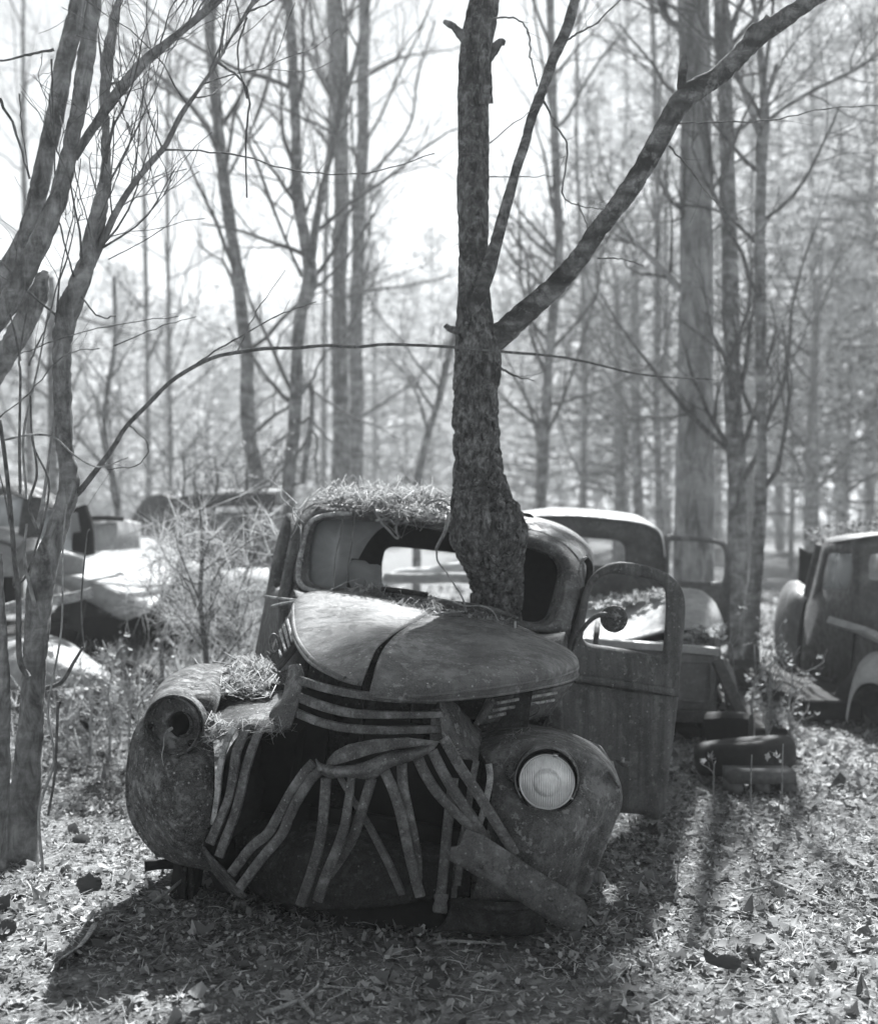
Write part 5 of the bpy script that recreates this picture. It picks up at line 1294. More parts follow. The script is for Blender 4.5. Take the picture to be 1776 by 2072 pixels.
m = MB(); m.poly([S(*Z2(x, y), y2(x) + .05) for x, y in si], .005, (0, 1, 0)); m.build('side_window', M['glass'], pw, smooth=False)
Yr = y2(1075)
bo = [(1078, 640), (1076, 480), (1062, 300), (1060, 222), (1300, 190), (1600, 215), (1640, 300), (1660, 480), (1670, 640), (1660, 1000), (1300, 1010), (1085, 1000)]
bi = [(1188, 500), (1186, 430), (1195, 365), (1225, 342), (1350, 335), (1480, 342), (1520, 365), (1530, 430), (1528, 500), (1510, 560), (1350, 570), (1200, 558)]
sring('cab_back', Z2, [[(x, y, Yr + .05) for x, y in bi], [(x, y, Yr) for x, y in bi], [(x, y, Yr) for x, y in bo]], 'dark_paint', pw)
ssurf('roof', Z2, [[(812, 262, y2(812)), (1055, 222, Yr), (1300, 190, Yr), (1600, 215, Yr)], [(815, 232, y2(812) + .15), (1040, 190, Yr + .3), (1290, 165, Yr + .3), (1560, 190, Yr + .3)], [(800, 228, y2(812) + .5), (950, 195, Yr + 1.1), (1250, 175, Yr + 1.1), (1480, 195, Yr + 1.1)], [(790, 260, y2(812) + .7), (930, 250, Yr + 1.4), (1230, 240, Yr + 1.4), (1460, 250, Yr + 1.4)]], 'dark_paint', pw)
sbar('windscreen_post', Z2, [(795, 262, 10.0), (750, 430, 10.1), (712, 580, 10.2), (690, 690, 10.25)], .085, .05, 'dark_paint', pw)
ssurf('cab_shade', Z2, [[(610, 285, 10.9), (700, 330, 10.7), (790, 290, 10.4)], [(610, 420, 10.9), (700, 440, 10.7), (760, 430, 10.4)], [(600, 590, 10.9), (660, 600, 10.7), (715, 600, 10.4)]], 'inner', pw)  # dark sheet standing in for the shade behind the windscreen opening
ssurf('cowl', Z2, [[(690, 680, 10.3), (640, 760, 10.5), (600, 700, 11)], [(655, 850, 10.3), (610, 900, 10.5), (590, 860, 11)], [(640, 1100, 10.3), (595, 1120, 10.5), (580, 1100, 11)], [(635, 1300, 10.3), (590, 1310, 10.5), (570, 1290, 11)]], 'dark', pw)
ssurf('front_fender', Z2, [[(690, 640, 10.35), (620, 575, 10.7), (540, 570, 10.9), (480, 620, 11.1)], [(650, 740, 10.25), (570, 680, 10.4), (490, 690, 10.7), (435, 740, 11.1)], [(615, 900, 10.25), (540, 880, 10.35), (460, 880, 10.6), (405, 910, 11.1)], [(595, 1100, 10.3), (530, 1090, 10.4), (460, 1090, 10.6), (408, 1110, 11.1)], [(588, 1290, 10.4), (540, 1310, 10.45), (480, 1260, 10.7), (425, 1180, 11.1)]], 'mid_paint', pw)
ssurf('running_board', Z2, [[(600, 1345, 10.0), (760, 1350, 9.7), (900, 1385, 9.4)], [(640, 1395, 9.9), (780, 1400, 9.6), (890, 1410, 9.35)]], 'dark', pw, (4, 4))
ssurf('bed_side', Z2, [[(915, 930, 9.45), (1100, 985, 9.0), (1300, 1070, 8.6), (1700, 1230, 7.9)], [(910, 1150, 9.45), (1100, 1200, 9.0), (1300, 1280, 8.6), (1700, 1440, 7.9)], [(910, 1420, 9.45), (1080, 1480, 9.0), (1300, 1560, 8.6), (1700, 1740, 7.9)]], 'dark_paint', pw, (4, 4))
sbar('bed_rail', Z2, [(875, 898, 9.45), (1100, 970, 8.95), (1300, 1055, 8.5), (1700, 1220, 7.8)], .06, .06, 'pale_paint', pw)
ssurf('rear_fender', Z2, [[(1022, 1650, 8.8), (1040, 1480, 8.85), (1090, 1290, 8.85), (1180, 1180, 8.8), (1290, 1142, 8.7), (1420, 1160, 8.55), (1550, 1300, 8.4), (1620, 1600, 8.3)],
                           [(1000, 1690, 8.5), (1030, 1500, 8.5), (1085, 1330, 8.5), (1180, 1230, 8.45), (1290, 1190, 8.4), (1430, 1215, 8.25), (1540, 1350, 8.15), (1620, 1640, 8.05)],
                           [(1005, 1740, 8.35), (1040, 1560, 8.35), (1100, 1445, 8.35), (1190, 1410, 8.3), (1300, 1440, 8.25), (1420, 1500, 8.15), (1520, 1600, 8.05), (1600, 1720, 7.95)]], 'pale_paint', pw, (6, 5))
m = MB(); c = S(*Z2(1290, 1680), 8.55)
axw = nrm(np.array([-.78, -.62, 0]))
m.lathe(c, axw, [(.2, .07), (.28, .09), (.34, .06), (.35, 0), (.34, -.06), (.28, -.09)], 36); wh = m.build('wheel', M['rubber'], pw)
m = MB(); m.lathe(c, axw, [(.205, .075), (.19, .05), (.17, .045), (.15, .06), (.09, .062), (.085, .08), (.05, .085), (.0, .075)], 36); m.build('rim', M['brown_paint'], wh)
sbox('chassis', S(*Z2(860, 1440), 9.8), .55, 1.2, .07, 'dark', pw)
leaf_patch('roof_litter', 'twigs and needles matted on the roof of the overgrown pickup', SQ(Z2, [(640, 280, 10.4), (1280, 200, 9.2), (1240, 150, 9.8), (640, 230, 10.7)]), 240, .01, .03, 'leaf', lift=.12, tilt=1)

# ---- white car whose hood is sprung
wc = thing('abandoned_car', 'white car with its broad hood sprung up behind the young pine', 'car', S(*Z3(700, 1000), 11.5))
ssurf('hood', Z3, [[(345, 668, 10.6), (480, 706, 10.4), (650, 765, 10.2), (800, 832, 10.1), (935, 892, 10.0)],
                   [(352, 640, 11.0), (510, 655, 10.9), (690, 690, 10.8), (850, 745, 10.7), (1010, 815, 10.5)],
                   [(362, 622, 11.5), (520, 595, 11.5), (720, 590, 11.4), (900, 625, 11.3), (1080, 720, 11.1)],
                   [(375, 608, 12.1), (500, 545, 12.2), (700, 493, 12.2), (900, 470, 12.1), (1110, 565, 11.9)],
                   [(378, 612, 12.3), (505, 552, 12.5), (705, 505, 12.5), (905, 485, 12.4), (1118, 580, 12.2)]], 'white_paint', wc)
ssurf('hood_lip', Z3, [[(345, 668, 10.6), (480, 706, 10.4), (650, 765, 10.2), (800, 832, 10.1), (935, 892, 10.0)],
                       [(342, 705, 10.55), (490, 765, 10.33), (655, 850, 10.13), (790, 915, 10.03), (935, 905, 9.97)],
                       [(348, 745, 10.6), (500, 832, 10.4), (650, 910, 10.2), (765, 970, 10.1), (930, 925, 10.0)]], 'pale_paint', wc)  # greyer than the hood: the lip's shade is put into its colour
ssurf('front_fender', Z3, [[(1110, 560, 12), (1220, 620, 11.6), (1330, 668, 11.3), (1500, 655, 11.2), (1660, 655, 11.2)], [(1120, 640, 11.6), (1230, 690, 11.2), (1335, 720, 11), (1500, 710, 10.9), (1660, 710, 10.9)], [(1130, 760, 11.5), (1240, 800, 11.1), (1335, 830, 10.9), (1500, 820, 10.85), (1660, 820, 10.85)], [(1140, 900, 11.5), (1240, 930, 11.2), (1335, 940, 11), (1500, 930, 10.9), (1650, 930, 10.9)]], 'white_paint', wc)
sbar('door_seam', Z3, [(1335, 680, 10.95), (1337, 860, 10.85), (1340, 1060, 10.9)], .05, .03, 'pale_paint', wc)
sbox('engine_bay', (-2.75, 11.5, .32), .72, .7, .24, 'dark', wc)
for x in (480, 1250):
    m = MB(); m.lathe(S(*Z3(x, 1060), 11.2), nrm(np.array([-.6, -.8, 0])), [(.16, -.08), (.28, -.09), (.33, -.05), (.34, 0), (.33, .05), (.28, .09), (.16, .08), (.0, .05)], 24); m.build('wheel', M['rubber'], wc)

# ---- pale van body with an arched window frame
pv_ = thing('abandoned_van', 'pale long bodied van with an arched window frame far behind the white car', 'van', S(*Z3(1300, 900), 15.5))
ssurf('side_panel', Z3, [[(1115, 322, 15), (1300, 312, 15), (1550, 305, 15), (1750, 300, 15)], [(1117, 430, 14.93), (1300, 430, 14.93), (1550, 425, 14.93), (1750, 420, 14.93)], [(1122, 552, 15), (1300, 552, 15), (1550, 556, 15), (1750, 556, 15)]], 'pale_paint', pv_)
ssurf('sill', Z3, [[(1090, 562, 15.02), (1500, 562, 15.02), (1750, 562, 15.02)], [(1090, 660, 15.05), (1500, 660, 15.05), (1750, 660, 15.05)]], 'mid_paint', pv_, (3, 3))
sbar('window_arch', Z3, [(862, 520, 15), (880, 430, 15), (905, 350, 15), (945, 285, 15), (1000, 262, 15), (1070, 275, 15), (1130, 290, 15)], [.30, .30, .30, .29, .26, .22, .2], .12, 'mid_paint', pv_)
sbar('window_trim', Z3, [(938, 500, 14.95), (955, 410, 14.95), (985, 340, 14.95), (1040, 310, 14.95)], .06, .05, 'pale_paint', pv_)
ssurf('window_panel', Z3, [[(940, 330, 15.2), (1030, 310, 15.2), (1120, 320, 15.2)], [(930, 560, 15.2), (1030, 560, 15.2), (1122, 560, 15.2)]], 'pale_paint', pv_, (3, 3))
sbar('roof', Z3, [(1130, 262, 15.3), (1300, 235, 15.3), (1600, 228, 15.3), (1750, 226, 15.3)], .16, 1.4, 'dark_paint', pv_)
sbar('roof_edge', Z3, [(1380, 212, 15.0), (1600, 208, 15.0), (1750, 207, 15.0)], .16, .3, 'white_paint', pv_)
sbox('body', S(*Z3(1350, 600), 16.0), 1.5, .9, .5, 'dark_paint', pv_)

# ---- sedan at the picture's left rim
sd = thing('abandoned_car', 'pale old sedan with a dark rounded roof behind the many stemmed tree', 'car', S(*Z3(200, 1000), 10))
ssurf('roof', Z3, [[(-250, 90, 10.2), (-60, 92, 10.2), (90, 105, 10.2), (220, 150, 10.2), (340, 205, 10.25), (470, 270, 10.3), (565, 345, 10.4)], [(-250, 130, 9.8), (-60, 140, 9.8), (80, 155, 9.8), (210, 200, 9.85), (330, 240, 9.95), (450, 290, 10.1), (560, 350, 10.35)], [(-250, 200, 9.7), (-60, 205, 9.7), (70, 200, 9.7), (190, 240, 9.75), (310, 280, 9.85), (430, 310, 10.0), (555, 356, 10.3)]], 'brown_paint', sd)
sbar('pillar', Z3, [(215, 225, 9.8), (200, 330, 9.75), (178, 480, 9.7)], .16, .08, 'brown_paint', sd)
sbar('pillar', Z3, [(480, 290, 10.1), (510, 400, 10.05), (520, 570, 10.0)], .17, .08, 'dark', sd)
m = MB(); m.poly([S(*Z3(x, y), 9.85) for x, y in [(-60, 210), (195, 210), (190, 300), (175, 400), (-60, 395)]], .006, (0, 1, 0)); m.build('windscreen', M['glass'], sd, smooth=False)
m = MB(); m.poly([S(*Z3(x, y), 10.0) for x, y in [(225, 290), (330, 300), (480, 310), (500, 430), (500, 555), (300, 560), (200, 480)]], .006, (0, 1, 0)); m.build('side_window', M['glass'], sd, smooth=False)
ssurf('body', Z3, [[(-250, 400, 9.6), (0, 405, 9.6), (170, 470, 9.6), (330, 520, 9.7), (520, 565, 9.9)], [(-250, 470, 9.45), (0, 480, 9.45), (170, 520, 9.5), (330, 560, 9.6), (520, 600, 9.85)], [(-250, 690, 9.5), (0, 705, 9.5), (170, 700, 9.55), (330, 700, 9.65), (520, 690, 9.9)]], 'pale_paint', sd)
ssurf('belt', Z3, [[(-250, 395, 9.58), (-60, 398, 9.58), (60, 440, 9.58), (130, 520, 9.58)], [(-250, 480, 9.42), (-60, 490, 9.42), (50, 510, 9.42), (120, 560, 9.45)]], 'brown_paint', sd, (4, 4))
ssurf('rear_fender', Z3, [[(85, 620, 9.5), (110, 520, 9.5), (180, 470, 9.5), (260, 480, 9.5), (320, 560, 9.55), (330, 650, 9.6)], [(85, 760, 9.35), (120, 620, 9.3), (185, 560, 9.3), (250, 570, 9.3), (300, 640, 9.35), (330, 760, 9.4)]], 'mid_paint', sd, (5, 5))
ssurf('trunk_lid', Z3, [[(560, 348, 10.4), (650, 346, 10.6), (750, 350, 10.9), (870, 372, 11.3)], [(565, 430, 10.3), (650, 430, 10.5), (750, 440, 10.8), (870, 450, 11.2)], [(560, 545, 10.3), (650, 545, 10.5), (750, 540, 10.8), (870, 530, 11.2)]], 'pale_paint', sd)
sbar('roof_lip', Z3, [(555, 345, 10.3), (650, 343, 10.5), (750, 348, 10.8)], .04, .05, 'dark', sd)
sbox('dark_underside', (-4.05, 10.4, .3), .95, .6, .22, 'dark', sd)
sbox('seat', (-4.2, 10.8, .85), .6, .3, .28, 'inner', sd)

# ---- overgrown pale car close by
oc = thing('abandoned_car', 'low pale car front overgrown with brush behind the many stemmed tree', 'car', S(*Z3(350, 1650), 8.4))
ssurf('fender', Z3, [[(-100, 1090, 9.2), (60, 1075, 9.2), (180, 1062, 9.2), (300, 1068, 9.2), (430, 1110, 9.2), (530, 1185, 9.2), (620, 1250, 9.2), (720, 1290, 9.2)],
                     [(-100, 1140, 8.7), (60, 1130, 8.7), (180, 1120, 8.7), (300, 1130, 8.65), (430, 1180, 8.6), (540, 1240, 8.7), (640, 1290, 8.8), (730, 1310, 8.9)],
                     [(-100, 1240, 8.45), (60, 1235, 8.4), (180, 1230, 8.35), (300, 1235, 8.3), (430, 1270, 8.3), (540, 1300, 8.45), (640, 1330, 8.6), (730, 1345, 8.75)],
                     [(-100, 1400, 8.45), (60, 1400, 8.4), (180, 1400, 8.35), (300, 1398, 8.3), (430, 1392, 8.3), (540, 1392, 8.45), (640, 1392, 8.6), (730, 1392, 8.75)]], 'pale_paint', oc)
sbar('bumper', Z3, [(-50, 1440, 8.2), (280, 1430, 8.15), (520, 1420, 8.25), (900, 1405, 8.6)], .06, .05, 'dark_paint', oc)
sbar('bumper_bracket', Z3, [(480, 1430, 8.25), (440, 1540, 8.2), (370, 1700, 8.15)], [.09, .12, .1], .04, 'mid_paint', oc)
sbox('dark_underside', S(*Z3(450, 1500), 9.2), 1.0, .5, .14, 'dark', oc)  # dark box standing in for the ground shade under the car
for x in (330, 800):
    m = MB(); m.lathe(S(*Z3(x, 1520), 8.9), nrm(np.array([-.3, -1, 0])), [(.16, -.08), (.28, -.09), (.33, -.05), (.34, 0), (.33, .05), (.28, .09), (.16, .08), (.0, .05)], 24); m.build('wheel', M['rubber'], oc)
bd = MB(); bd.bar(np.array([S(*Z3(x, y), Y) for x, y, Y in [(0, 915, 8.6), (80, 893, 8.7), (165, 870, 8.8), (340, 850, 9.0), (450, 832, 9.1), (568, 803, 9.2)]]), .075, .04, 3)
o = bd.build('board', M['trim'], smooth=True, auto=40); tag(o, 'weathered board lying across behind the grey many stemmed tree', 'board')
sp = MB(); sp.bar(np.array([S(*Z3(x, y), 9.15) for x, y in [(490, 845), (478, 930), (455, 1035)]]), .1, .06, 3)
o = sp.build('post', M['dark']); tag(o, 'short dark post holding up the weathered board', 'post')

m = MB(); m.tube(np.array([S(*Z4(x, y), Y) for x, y, Y in [(640, 560, 11.6), (740, 532, 11.4), (880, 528, 11.2), (980, 505, 11.0), (1120, 485, 10.8)]]), [.05, .07, .075, .07, .06], 10)
tag(m.build('log', M['white_paint']), 'bleached fallen log seen through the cab of the wrecked truck', 'log')
m = MB(); m.tube(np.array([S(*Z4(x, y), Y) for x, y, Y in [(650, 540, 11.2), (850, 545, 11.0), (1000, 540, 10.8), (1130, 545, 10.6)]]), .045, 8)
tag(m.build('pale_pole', M['pale_paint']), 'pale pole lying under the bleached log behind the cab', 'pole')
# ================================================================== straw, vines and small growth
def straw(name, label, quads, n, l0, l1, w, lift, mat='straw', tilt=.35, leaves=0, ls=(.012, .03)):
    m = MB()
    for q, share in quads:
        k = int(n * share); A = np.asarray(q, float)
        a, b2 = rng.beta(1.3, 1.3, k)[:, None], rng.beta(1.3, 1.3, k)[:, None]
        pos = (A[0] * (1 - a) + A[1] * a) * (1 - b2) + (A[3] * (1 - a) + A[2] * a) * b2
        pos[:, 2] += rng.random(k) ** 1.5 * lift * (np.minimum(a, 1 - a)[:, 0] * 2) ** .4
        scatter_needles(m, pos, rng.uniform(l0, l1, k), rng.uniform(.6, 1.5, k) * w, tilt, .2)
        kl = int(leaves * share)
        if kl: scatter_leaves(m, pos[:kl] + np.array([0, 0, .006]), rng.uniform(*ls, kl), .8)
    o = m.build(name, M[mat], smooth=False); stuff(o, label)
    return o
def TQ(z, pts): return [T(*z(p[0], p[1]), p[2]) for p in pts]
RT = lambda x, y, s_: T(*Z4(x, y), s_)
straw('pine_straw', 'matted pine straw and twigs on the roof of the wrecked truck', [
    (TQ(Z4, [(250, 150, 1.6), (560, 118, 1.62), (640, 80, 2.0), (300, 85, 2.0)]), .3), (TQ(Z4, [(520, 120, 1.62), (1000, 150, 1.62), (1000, 105, 2.0), (560, 78, 2.0)]), .45),
    (TQ(Z4, [(470, 190, 1.5), (720, 200, 1.5), (740, 120, 1.6), (480, 120, 1.6)]), .12), (TQ(Z4, [(680, 250, 1.5), (940, 250, 1.5), (930, 190, 1.54), (680, 195, 1.54)]), .13)], 1500, .06, .2, .0024, .018, tilt=.12, leaves=250)
straw('pine_straw', 'strip of pine straw caught along the cowl behind the hood', [
    (TQ(Z4, [(440, 640, 1.2), (700, 650, 1.2), (720, 615, 1.27), (460, 605, 1.27)]), .3), (TQ(Z4, [(640, 720, 1.08), (900, 740, 1.08), (930, 670, 1.22), (620, 650, 1.22)]), .35),
    (TQ(Z4, [(760, 790, .95), (1020, 760, 1.0), (1000, 720, 1.18), (800, 720, 1.15)]), .15), (TQ(Z4, [(960, 765, 1.02), (1280, 815, 1.02), (1300, 780, 1.15), (980, 720, 1.18)]), .2)], 1500, .03, .11, .002, .025, leaves=130)
straw('pine_straw', 'heap of straw and leaves in the hollow beside the empty headlight', [
    (TQ(Z5, [(870, 470, .33), (1260, 480, .27), (1330, 300, .55), (880, 290, .55)]), .55), (TQ(Z5, [(900, 330, .5), (1330, 330, .5), (1250, 220, .85), (980, 215, .9)]), .35),
    (TQ(Z5, [(730, 860, .0), (860, 830, .0), (860, 700, .06), (780, 640, .1)]), .1)], 1500, .05, .18, .0024, .022, tilt=.14, leaves=420, ls=(.012, .03))
straw('pine_straw', 'wedge of pine straw beside the glass headlight', [(TQ(Z6, [(730, 790, .05), (770, 780, .03), (900, 470, .3), (680, 500, .2)]), .6), (TQ(Z6, [(690, 560, .15), (790, 560, .1), (930, 430, .36), (690, 460, .3)]), .4)], 800, .025, .07, .0024, .012, tilt=.3)
straw('pine_straw', 'dry needles hanging off the panel edge above the bent slats', [(TQ(Z5, [(830, 760, .03), (1380, 740, .02), (1400, 700, .03), (830, 720, .04)]), 1.0)], 130, .05, .14, .0018, .012, tilt=.5)

def vine(label, pts_list, w0, w1, off=-.05, mat='twig_pale', name='dead_vine', group=None):
    m = MB()
    root = None
    for pts in pts_list:
        P = np.array([T(*Z4(p[0], p[1]), (p[2] if len(p) > 2 else sw4(p[0], p[1], off))) for p in pts])
        P = P + rng.normal(0, .003, P.shape)
        m.tube(P, np.linspace(w0, w1, len(P)), 6, 6)
    o = m.build(name, M[mat]); return tag(o, label, 'vine', group)
vine('thick dead vine hanging down past the windscreen beside the tree', [[(985, 205), (972, 250), (955, 305), (930, 345), (912, 392)]], .010, .007, -.1)
vine('thin vine running on from the thick vine to the cowl', [[(912, 392), (925, 450), (965, 510), (1000, 560), (1045, 630, 1.25), (1062, 680, 1.15), (1078, 725, 1.1)]], .0045, .003, -.1)
vine('slack vine crossing the windscreen glass nearest the broken edge', [[(490, 205), (478, 290), (468, 380), (456, 480), (452, 560)]], .0028, .0022, -.06, 'twig')
vine('slack vine crossing the middle of the remaining glass', [[(425, 215), (410, 320), (390, 440), (378, 540), (368, 605)]], .0028, .002, -.07, 'twig')
vine('curled root looping over the front of the roof', [[(700, 300), (712, 262), (760, 245), (830, 228), (850, 180), (865, 150), (905, 135), (950, 140), (985, 165)]], .006, .004, -.07)
vine('forked root hanging over the roof front with a hooked tip', [[(575, 155), (600, 195), (632, 250), (668, 300), (695, 325), (715, 335), (712, 300)]], .007, .004, -.08)
vine('pale root lying along the top of the windscreen', [[(598, 242), (660, 235), (700, 258), (722, 220), (760, 195)]], .006, .004, -.08)
vine('long twig sloping across the glass to the cowl', [[(325, 625), (390, 590), (450, 560), (520, 548)]], .004, .002, -.08)
vine('bleached twig poking out beside the passenger door, upper one', [[(5, 638, 1.2), (60, 648, 1.15), (120, 654, 1.1), (178, 660, 1.05)]], .007, .005, 0, name='dead_twig')
vine('bleached twig poking out beside the passenger door, lower one', [[(45, 690, 1.1), (110, 675, 1.05), (172, 668, 1.0)]], .008, .005, 0, name='dead_twig')
vine('crooked twig lying along the cowl', [[(395, 618), (450, 628), (520, 622), (545, 605), (568, 575)]], .008, .004, -.1, name='dead_twig')
vine('bent twig arching over the hood seam', [[(830, 760, 1.0), (880, 742, 1.0), (950, 722, 1.02), (1060, 716, 1.04)]], .005, .003, 0, name='dead_twig')
vine('arched vine along the vent towards the tree', [[(918, 654, 1.2), (990, 664, 1.17), (1060, 690, 1.14), (1150, 690, 1.12), (1205, 718, 1.1), (1245, 760, 1.06)]], .004, .003, 0)
vine('charred stick lying at the top of the hood gap', [[(735, 778, .82), (770, 786, .8), (810, 780, .82), (835, 765, .88)]], .011, .007, 0, 'twig', name='dead_stick')
m = MB(); m.tube(TZ(Z4, [(1326, 825, 1.06), (1328, 790, 1.06), (1329, 768, 1.06)]), [.006, .005, .004], 6); tag(m.build('peg', M['trim']), 'little pale stick standing upright on the edge of the cowl', 'stick')
vine('spray of dead stalks caught on the roof corner', [[(160, 170, 1.5), (165, 230, 1.45), (200, 290, 1.4), (195, 380, 1.35)], [(185, 200, 1.5), (175, 270, 1.45), (150, 330, 1.42)], [(150, 175, 1.55), (190, 230, 1.45), (215, 250, 1.42)], [(250, 110, 1.8), (180, 170, 1.5), (100, 125, 1.6), (100, 60, 1.7)], [(185, 150, 1.55), (110, 90, 1.7), (30, 20, 1.9)]], .004, .002, 0)
vine('stick lying on the straw beside the empty headlight', [], .004, .003) if False else None
m = MB(); m.tube(TZ(Z5, [(985, 405, .5), (1100, 398, .45), (1205, 410, .4)]), [.005, .006, .004], 6); tag(m.build('dead_stick', M['twig_pale']), 'stick lying on the straw heap beside the empty headlight', 'stick')
m = MB()
for q in ([(790, 190, .9), (880, 205, .8), (980, 215, .75)], [(880, 115, .9), (960, 165, .8), (1080, 235, .7)], [(640, 160, 1.0), (700, 225, .85), (850, 240, .75), (1000, 145, .85)]): m.tube(TZ(Z5, q), [.003, .004, .003][:len(q)] if len(q) == 3 else .003, 5)
tag(m.build('dead_twig', M['twig_pale']), 'fine dead twigs sticking out of the straw heap on the fender', 'twigs')

# ---- sticks and leaves on the ground one can point to
def gstick(label, z, pts, w, mat='twig_pale', name='stick'):
    P = []
    for p in pts:
        u, v_ = z(p[0], p[1]); Y = ground_Y(v_); q = S(u, v_, Y); q[2] = ground_z(q[0], q[1]) + .022 + (p[2] if len(p) > 2 else 0); P.append(q)
    m = MB(); m.tube(np.array(P), np.linspace(w, w * .6, len(P)), 7, 5); return tag(m.build(name, M[mat]), label, 'stick')
gstick('straight pale stick lying under the empty headlight', Z8, [(705, 412, .0), (800, 375, .03), (890, 338, .07)], .008)
gstick('forked pale branch lying in the shade before the wrecked truck', Z8, [(1240, 940), (1330, 905), (1430, 858), (1500, 800), (1505, 770)], .008)
gstick('pale stick crossing the forked branch', Z8, [(1420, 868), (1450, 905), (1490, 945)], .009)
gstick('thin stick lying level in the shade below the apron', Z8, [(1530, 795), (1640, 800), (1776, 800)], .004)
gstick('thin stick lying on the sunny leaves beside the clearing', Z7, [(940, 1165), (1060, 1210), (1180, 1260), (1330, 1320)], .012)
gstick('second thin stick beyond the fallen dark leaf', Z7, [(760, 1215), (830, 1205), (910, 1185)], .006)
gstick('bent twig lying below the bumper plate', C2, [(830, 2060), (900, 2050), (960, 2055)], .006) if False else None
gstick('tangle of pale root lying before the truck apron', Z6, [(150, 2040), (300, 2020), (500, 2030), (700, 2045)], .006)
gstick('curved pale twig standing in the sun beside the bracket', Z8, [(765, 265), (790, 235, .04), (850, 215, .05)], .006)

def big_leaf(label, z, pts, lift=.012, mat='dark_leaf'):
    """a broad leaf tipped up towards the camera, its edge notched"""
    uv = crom(np.array([z(x, y) for x, y in pts]), 5, closed=True)
    cu, cv = uv.mean(0); Y0 = ground_Y(uv[:, 1].max())
    n = len(uv)
    uv = np.array([cu, cv]) + (uv - np.array([cu, cv])) * (1 + .05 * np.where(np.arange(n) % 3 == 0, 1, -.6))[:, None]
    tip = (uv[:, 1].max() - uv[:, 1]) / (np.ptp(uv[:, 1]) + 1e-6)
    P = np.array([S(u, v_, Y0 + .035 * t_) for (u, v_), t_ in zip(uv, tip)])
    P[:, 2] += lift
    m = MB(); m.poly(P, .0015, (0, 1, .3)); return tag(m.build('fallen_leaf', M[mat], smooth=False), label, 'leaf')
m = MB(); pts_ = []
for x, y in ((262, 690), (300, 662), (345, 632), (390, 575), (420, 520)):
    u, v_ = Z8(x, y); q = S(u, v_, ground_Y(v_)); pts_.append([q, q + np.array([.012, .0, .035]), q + np.array([.03, .02, .04])])
m.grid(crom(np.array(pts_), 4)); tag(m.build('metal_scrap', M['trim'], solid=.003), 'curled strip of scrap metal at the corner of the truck shadow', 'scrap metal')
M['dark_leaf'] = leafy('dark_leaf', .07, .14, .25, .9)
big_leaf('round dark leaf on the bright litter beside the many stemmed tree', Z8, [(362, 300), (372, 270), (400, 258), (425, 240), (450, 262), (475, 262), (485, 295), (470, 325), (430, 332), (385, 345), (375, 320)])
big_leaf('dark lobed leaf at the clearing side of the picture foot', Z7, [(500, 1610), (520, 1650), (545, 1660), (555, 1690), (600, 1660), (640, 1650), (690, 1660), (735, 1690), (730, 1740), (650, 1745), (560, 1720), (510, 1690)])
big_leaf('dark ragged leaf at the foot of the ridged low trunk', Z8, [(0, 490), (20, 465), (50, 462), (78, 480), (75, 520), (40, 545), (0, 540)])
big_leaf('small dark leaf above the ragged leaf near the ridged low trunk', Z8, [(0, 360), (30, 350), (50, 340), (52, 390), (35, 425), (0, 420)])
big_leaf('grey curled leaf on the litter beyond the round dark leaf', Z8, [(345, 75), (380, 55), (420, 65), (425, 95), (380, 100), (350, 98)])

# ---- saplings and low brush
def sapling(label, z, pts, Y, name='sapling', needles=0, nrange=(0, 1), leaves=0, mat='twig', nb=14, ll=.5, nl=.16, spread=.3, group=None):
    P = np.array([S(*z(p[0], p[1]), Y) for p in pts]); Rr = np.array([p[2] / 2 / FPX * Y for p in pts])
    gp = P[0].copy(); gp[2] = 0
    root = thing(name, label, 'plant', gp, group)
    if P[0, 2] > .03: P = np.concatenate([[gp + [0, 0, -.03]], P]); Rr = np.concatenate([[Rr[0]], Rr])
    m = MB(); C, r = stem_mesh(m, P, Rr, 7, 6, 0); m.build('stem', M[mat], root)
    P1, R1 = grow(C[None], r[None], nb, ll, .006, 6, (.5, 1.2), .4, .2, nrange[0], nrange[1])
    if not len(P1): return
    m = MB(); m.tubes(P1, np.maximum(R1, .002), 4, False)
    P2, R2 = grow(P1, R1, 4, ll * .4, .003, 5, (.4, 1.0), .3, .2)
    if len(P2): m.tubes(P2, np.maximum(R2, .0015), 3, False)
    m.build('twigs', M[mat], root)['kind'] = 'stuff'
    A = np.concatenate([P1[:, 2:].reshape(-1, 3), P2[:, 1:].reshape(-1, 3)]) if len(P2) else P1[:, 2:].reshape(-1, 3)
    if needles:
        pos = A[rng.integers(0, len(A), needles)] + rng.normal(0, .02, (needles, 3))
        m = MB(); tufts(m, pos, 9, nl, .0035, .5); m.build('needles', M['needle_pale'], root, smooth=False)['kind'] = 'stuff'
    if leaves:
        pos = A[rng.integers(0, len(A), leaves)] + rng.normal(0, .015, (leaves, 3))
        m = MB(); scatter_leaves(m, pos, rng.uniform(.012, .028, leaves), 1.2); m.build('leaves', M['leaf_pale'], root, smooth=False)['kind'] = 'stuff'
    return root
M['needle_pale'] = leafy('pale_needles', .3, .6, .5)  # pale grey needles, also used for the dry grass
sapling('young pine with soft needle sprays before the white car', Z3, [(1275, 1260, 12), (1262, 1100, 11), (1245, 950, 10), (1238, 800, 9), (1250, 600, 9), (1248, 450, 7), (1240, 330, 5), (1220, 180, 4)], 7.6, needles=130, nrange=(.05, .62), nb=18, ll=.75, nl=.2)
sapling('second young pine low in front of the white fender', Z3, [(1000, 1200, 9), (980, 1050, 8), (990, 900, 6), (1010, 740, 5)], 8.4, needles=90, nb=14, ll=.5, nl=.2)
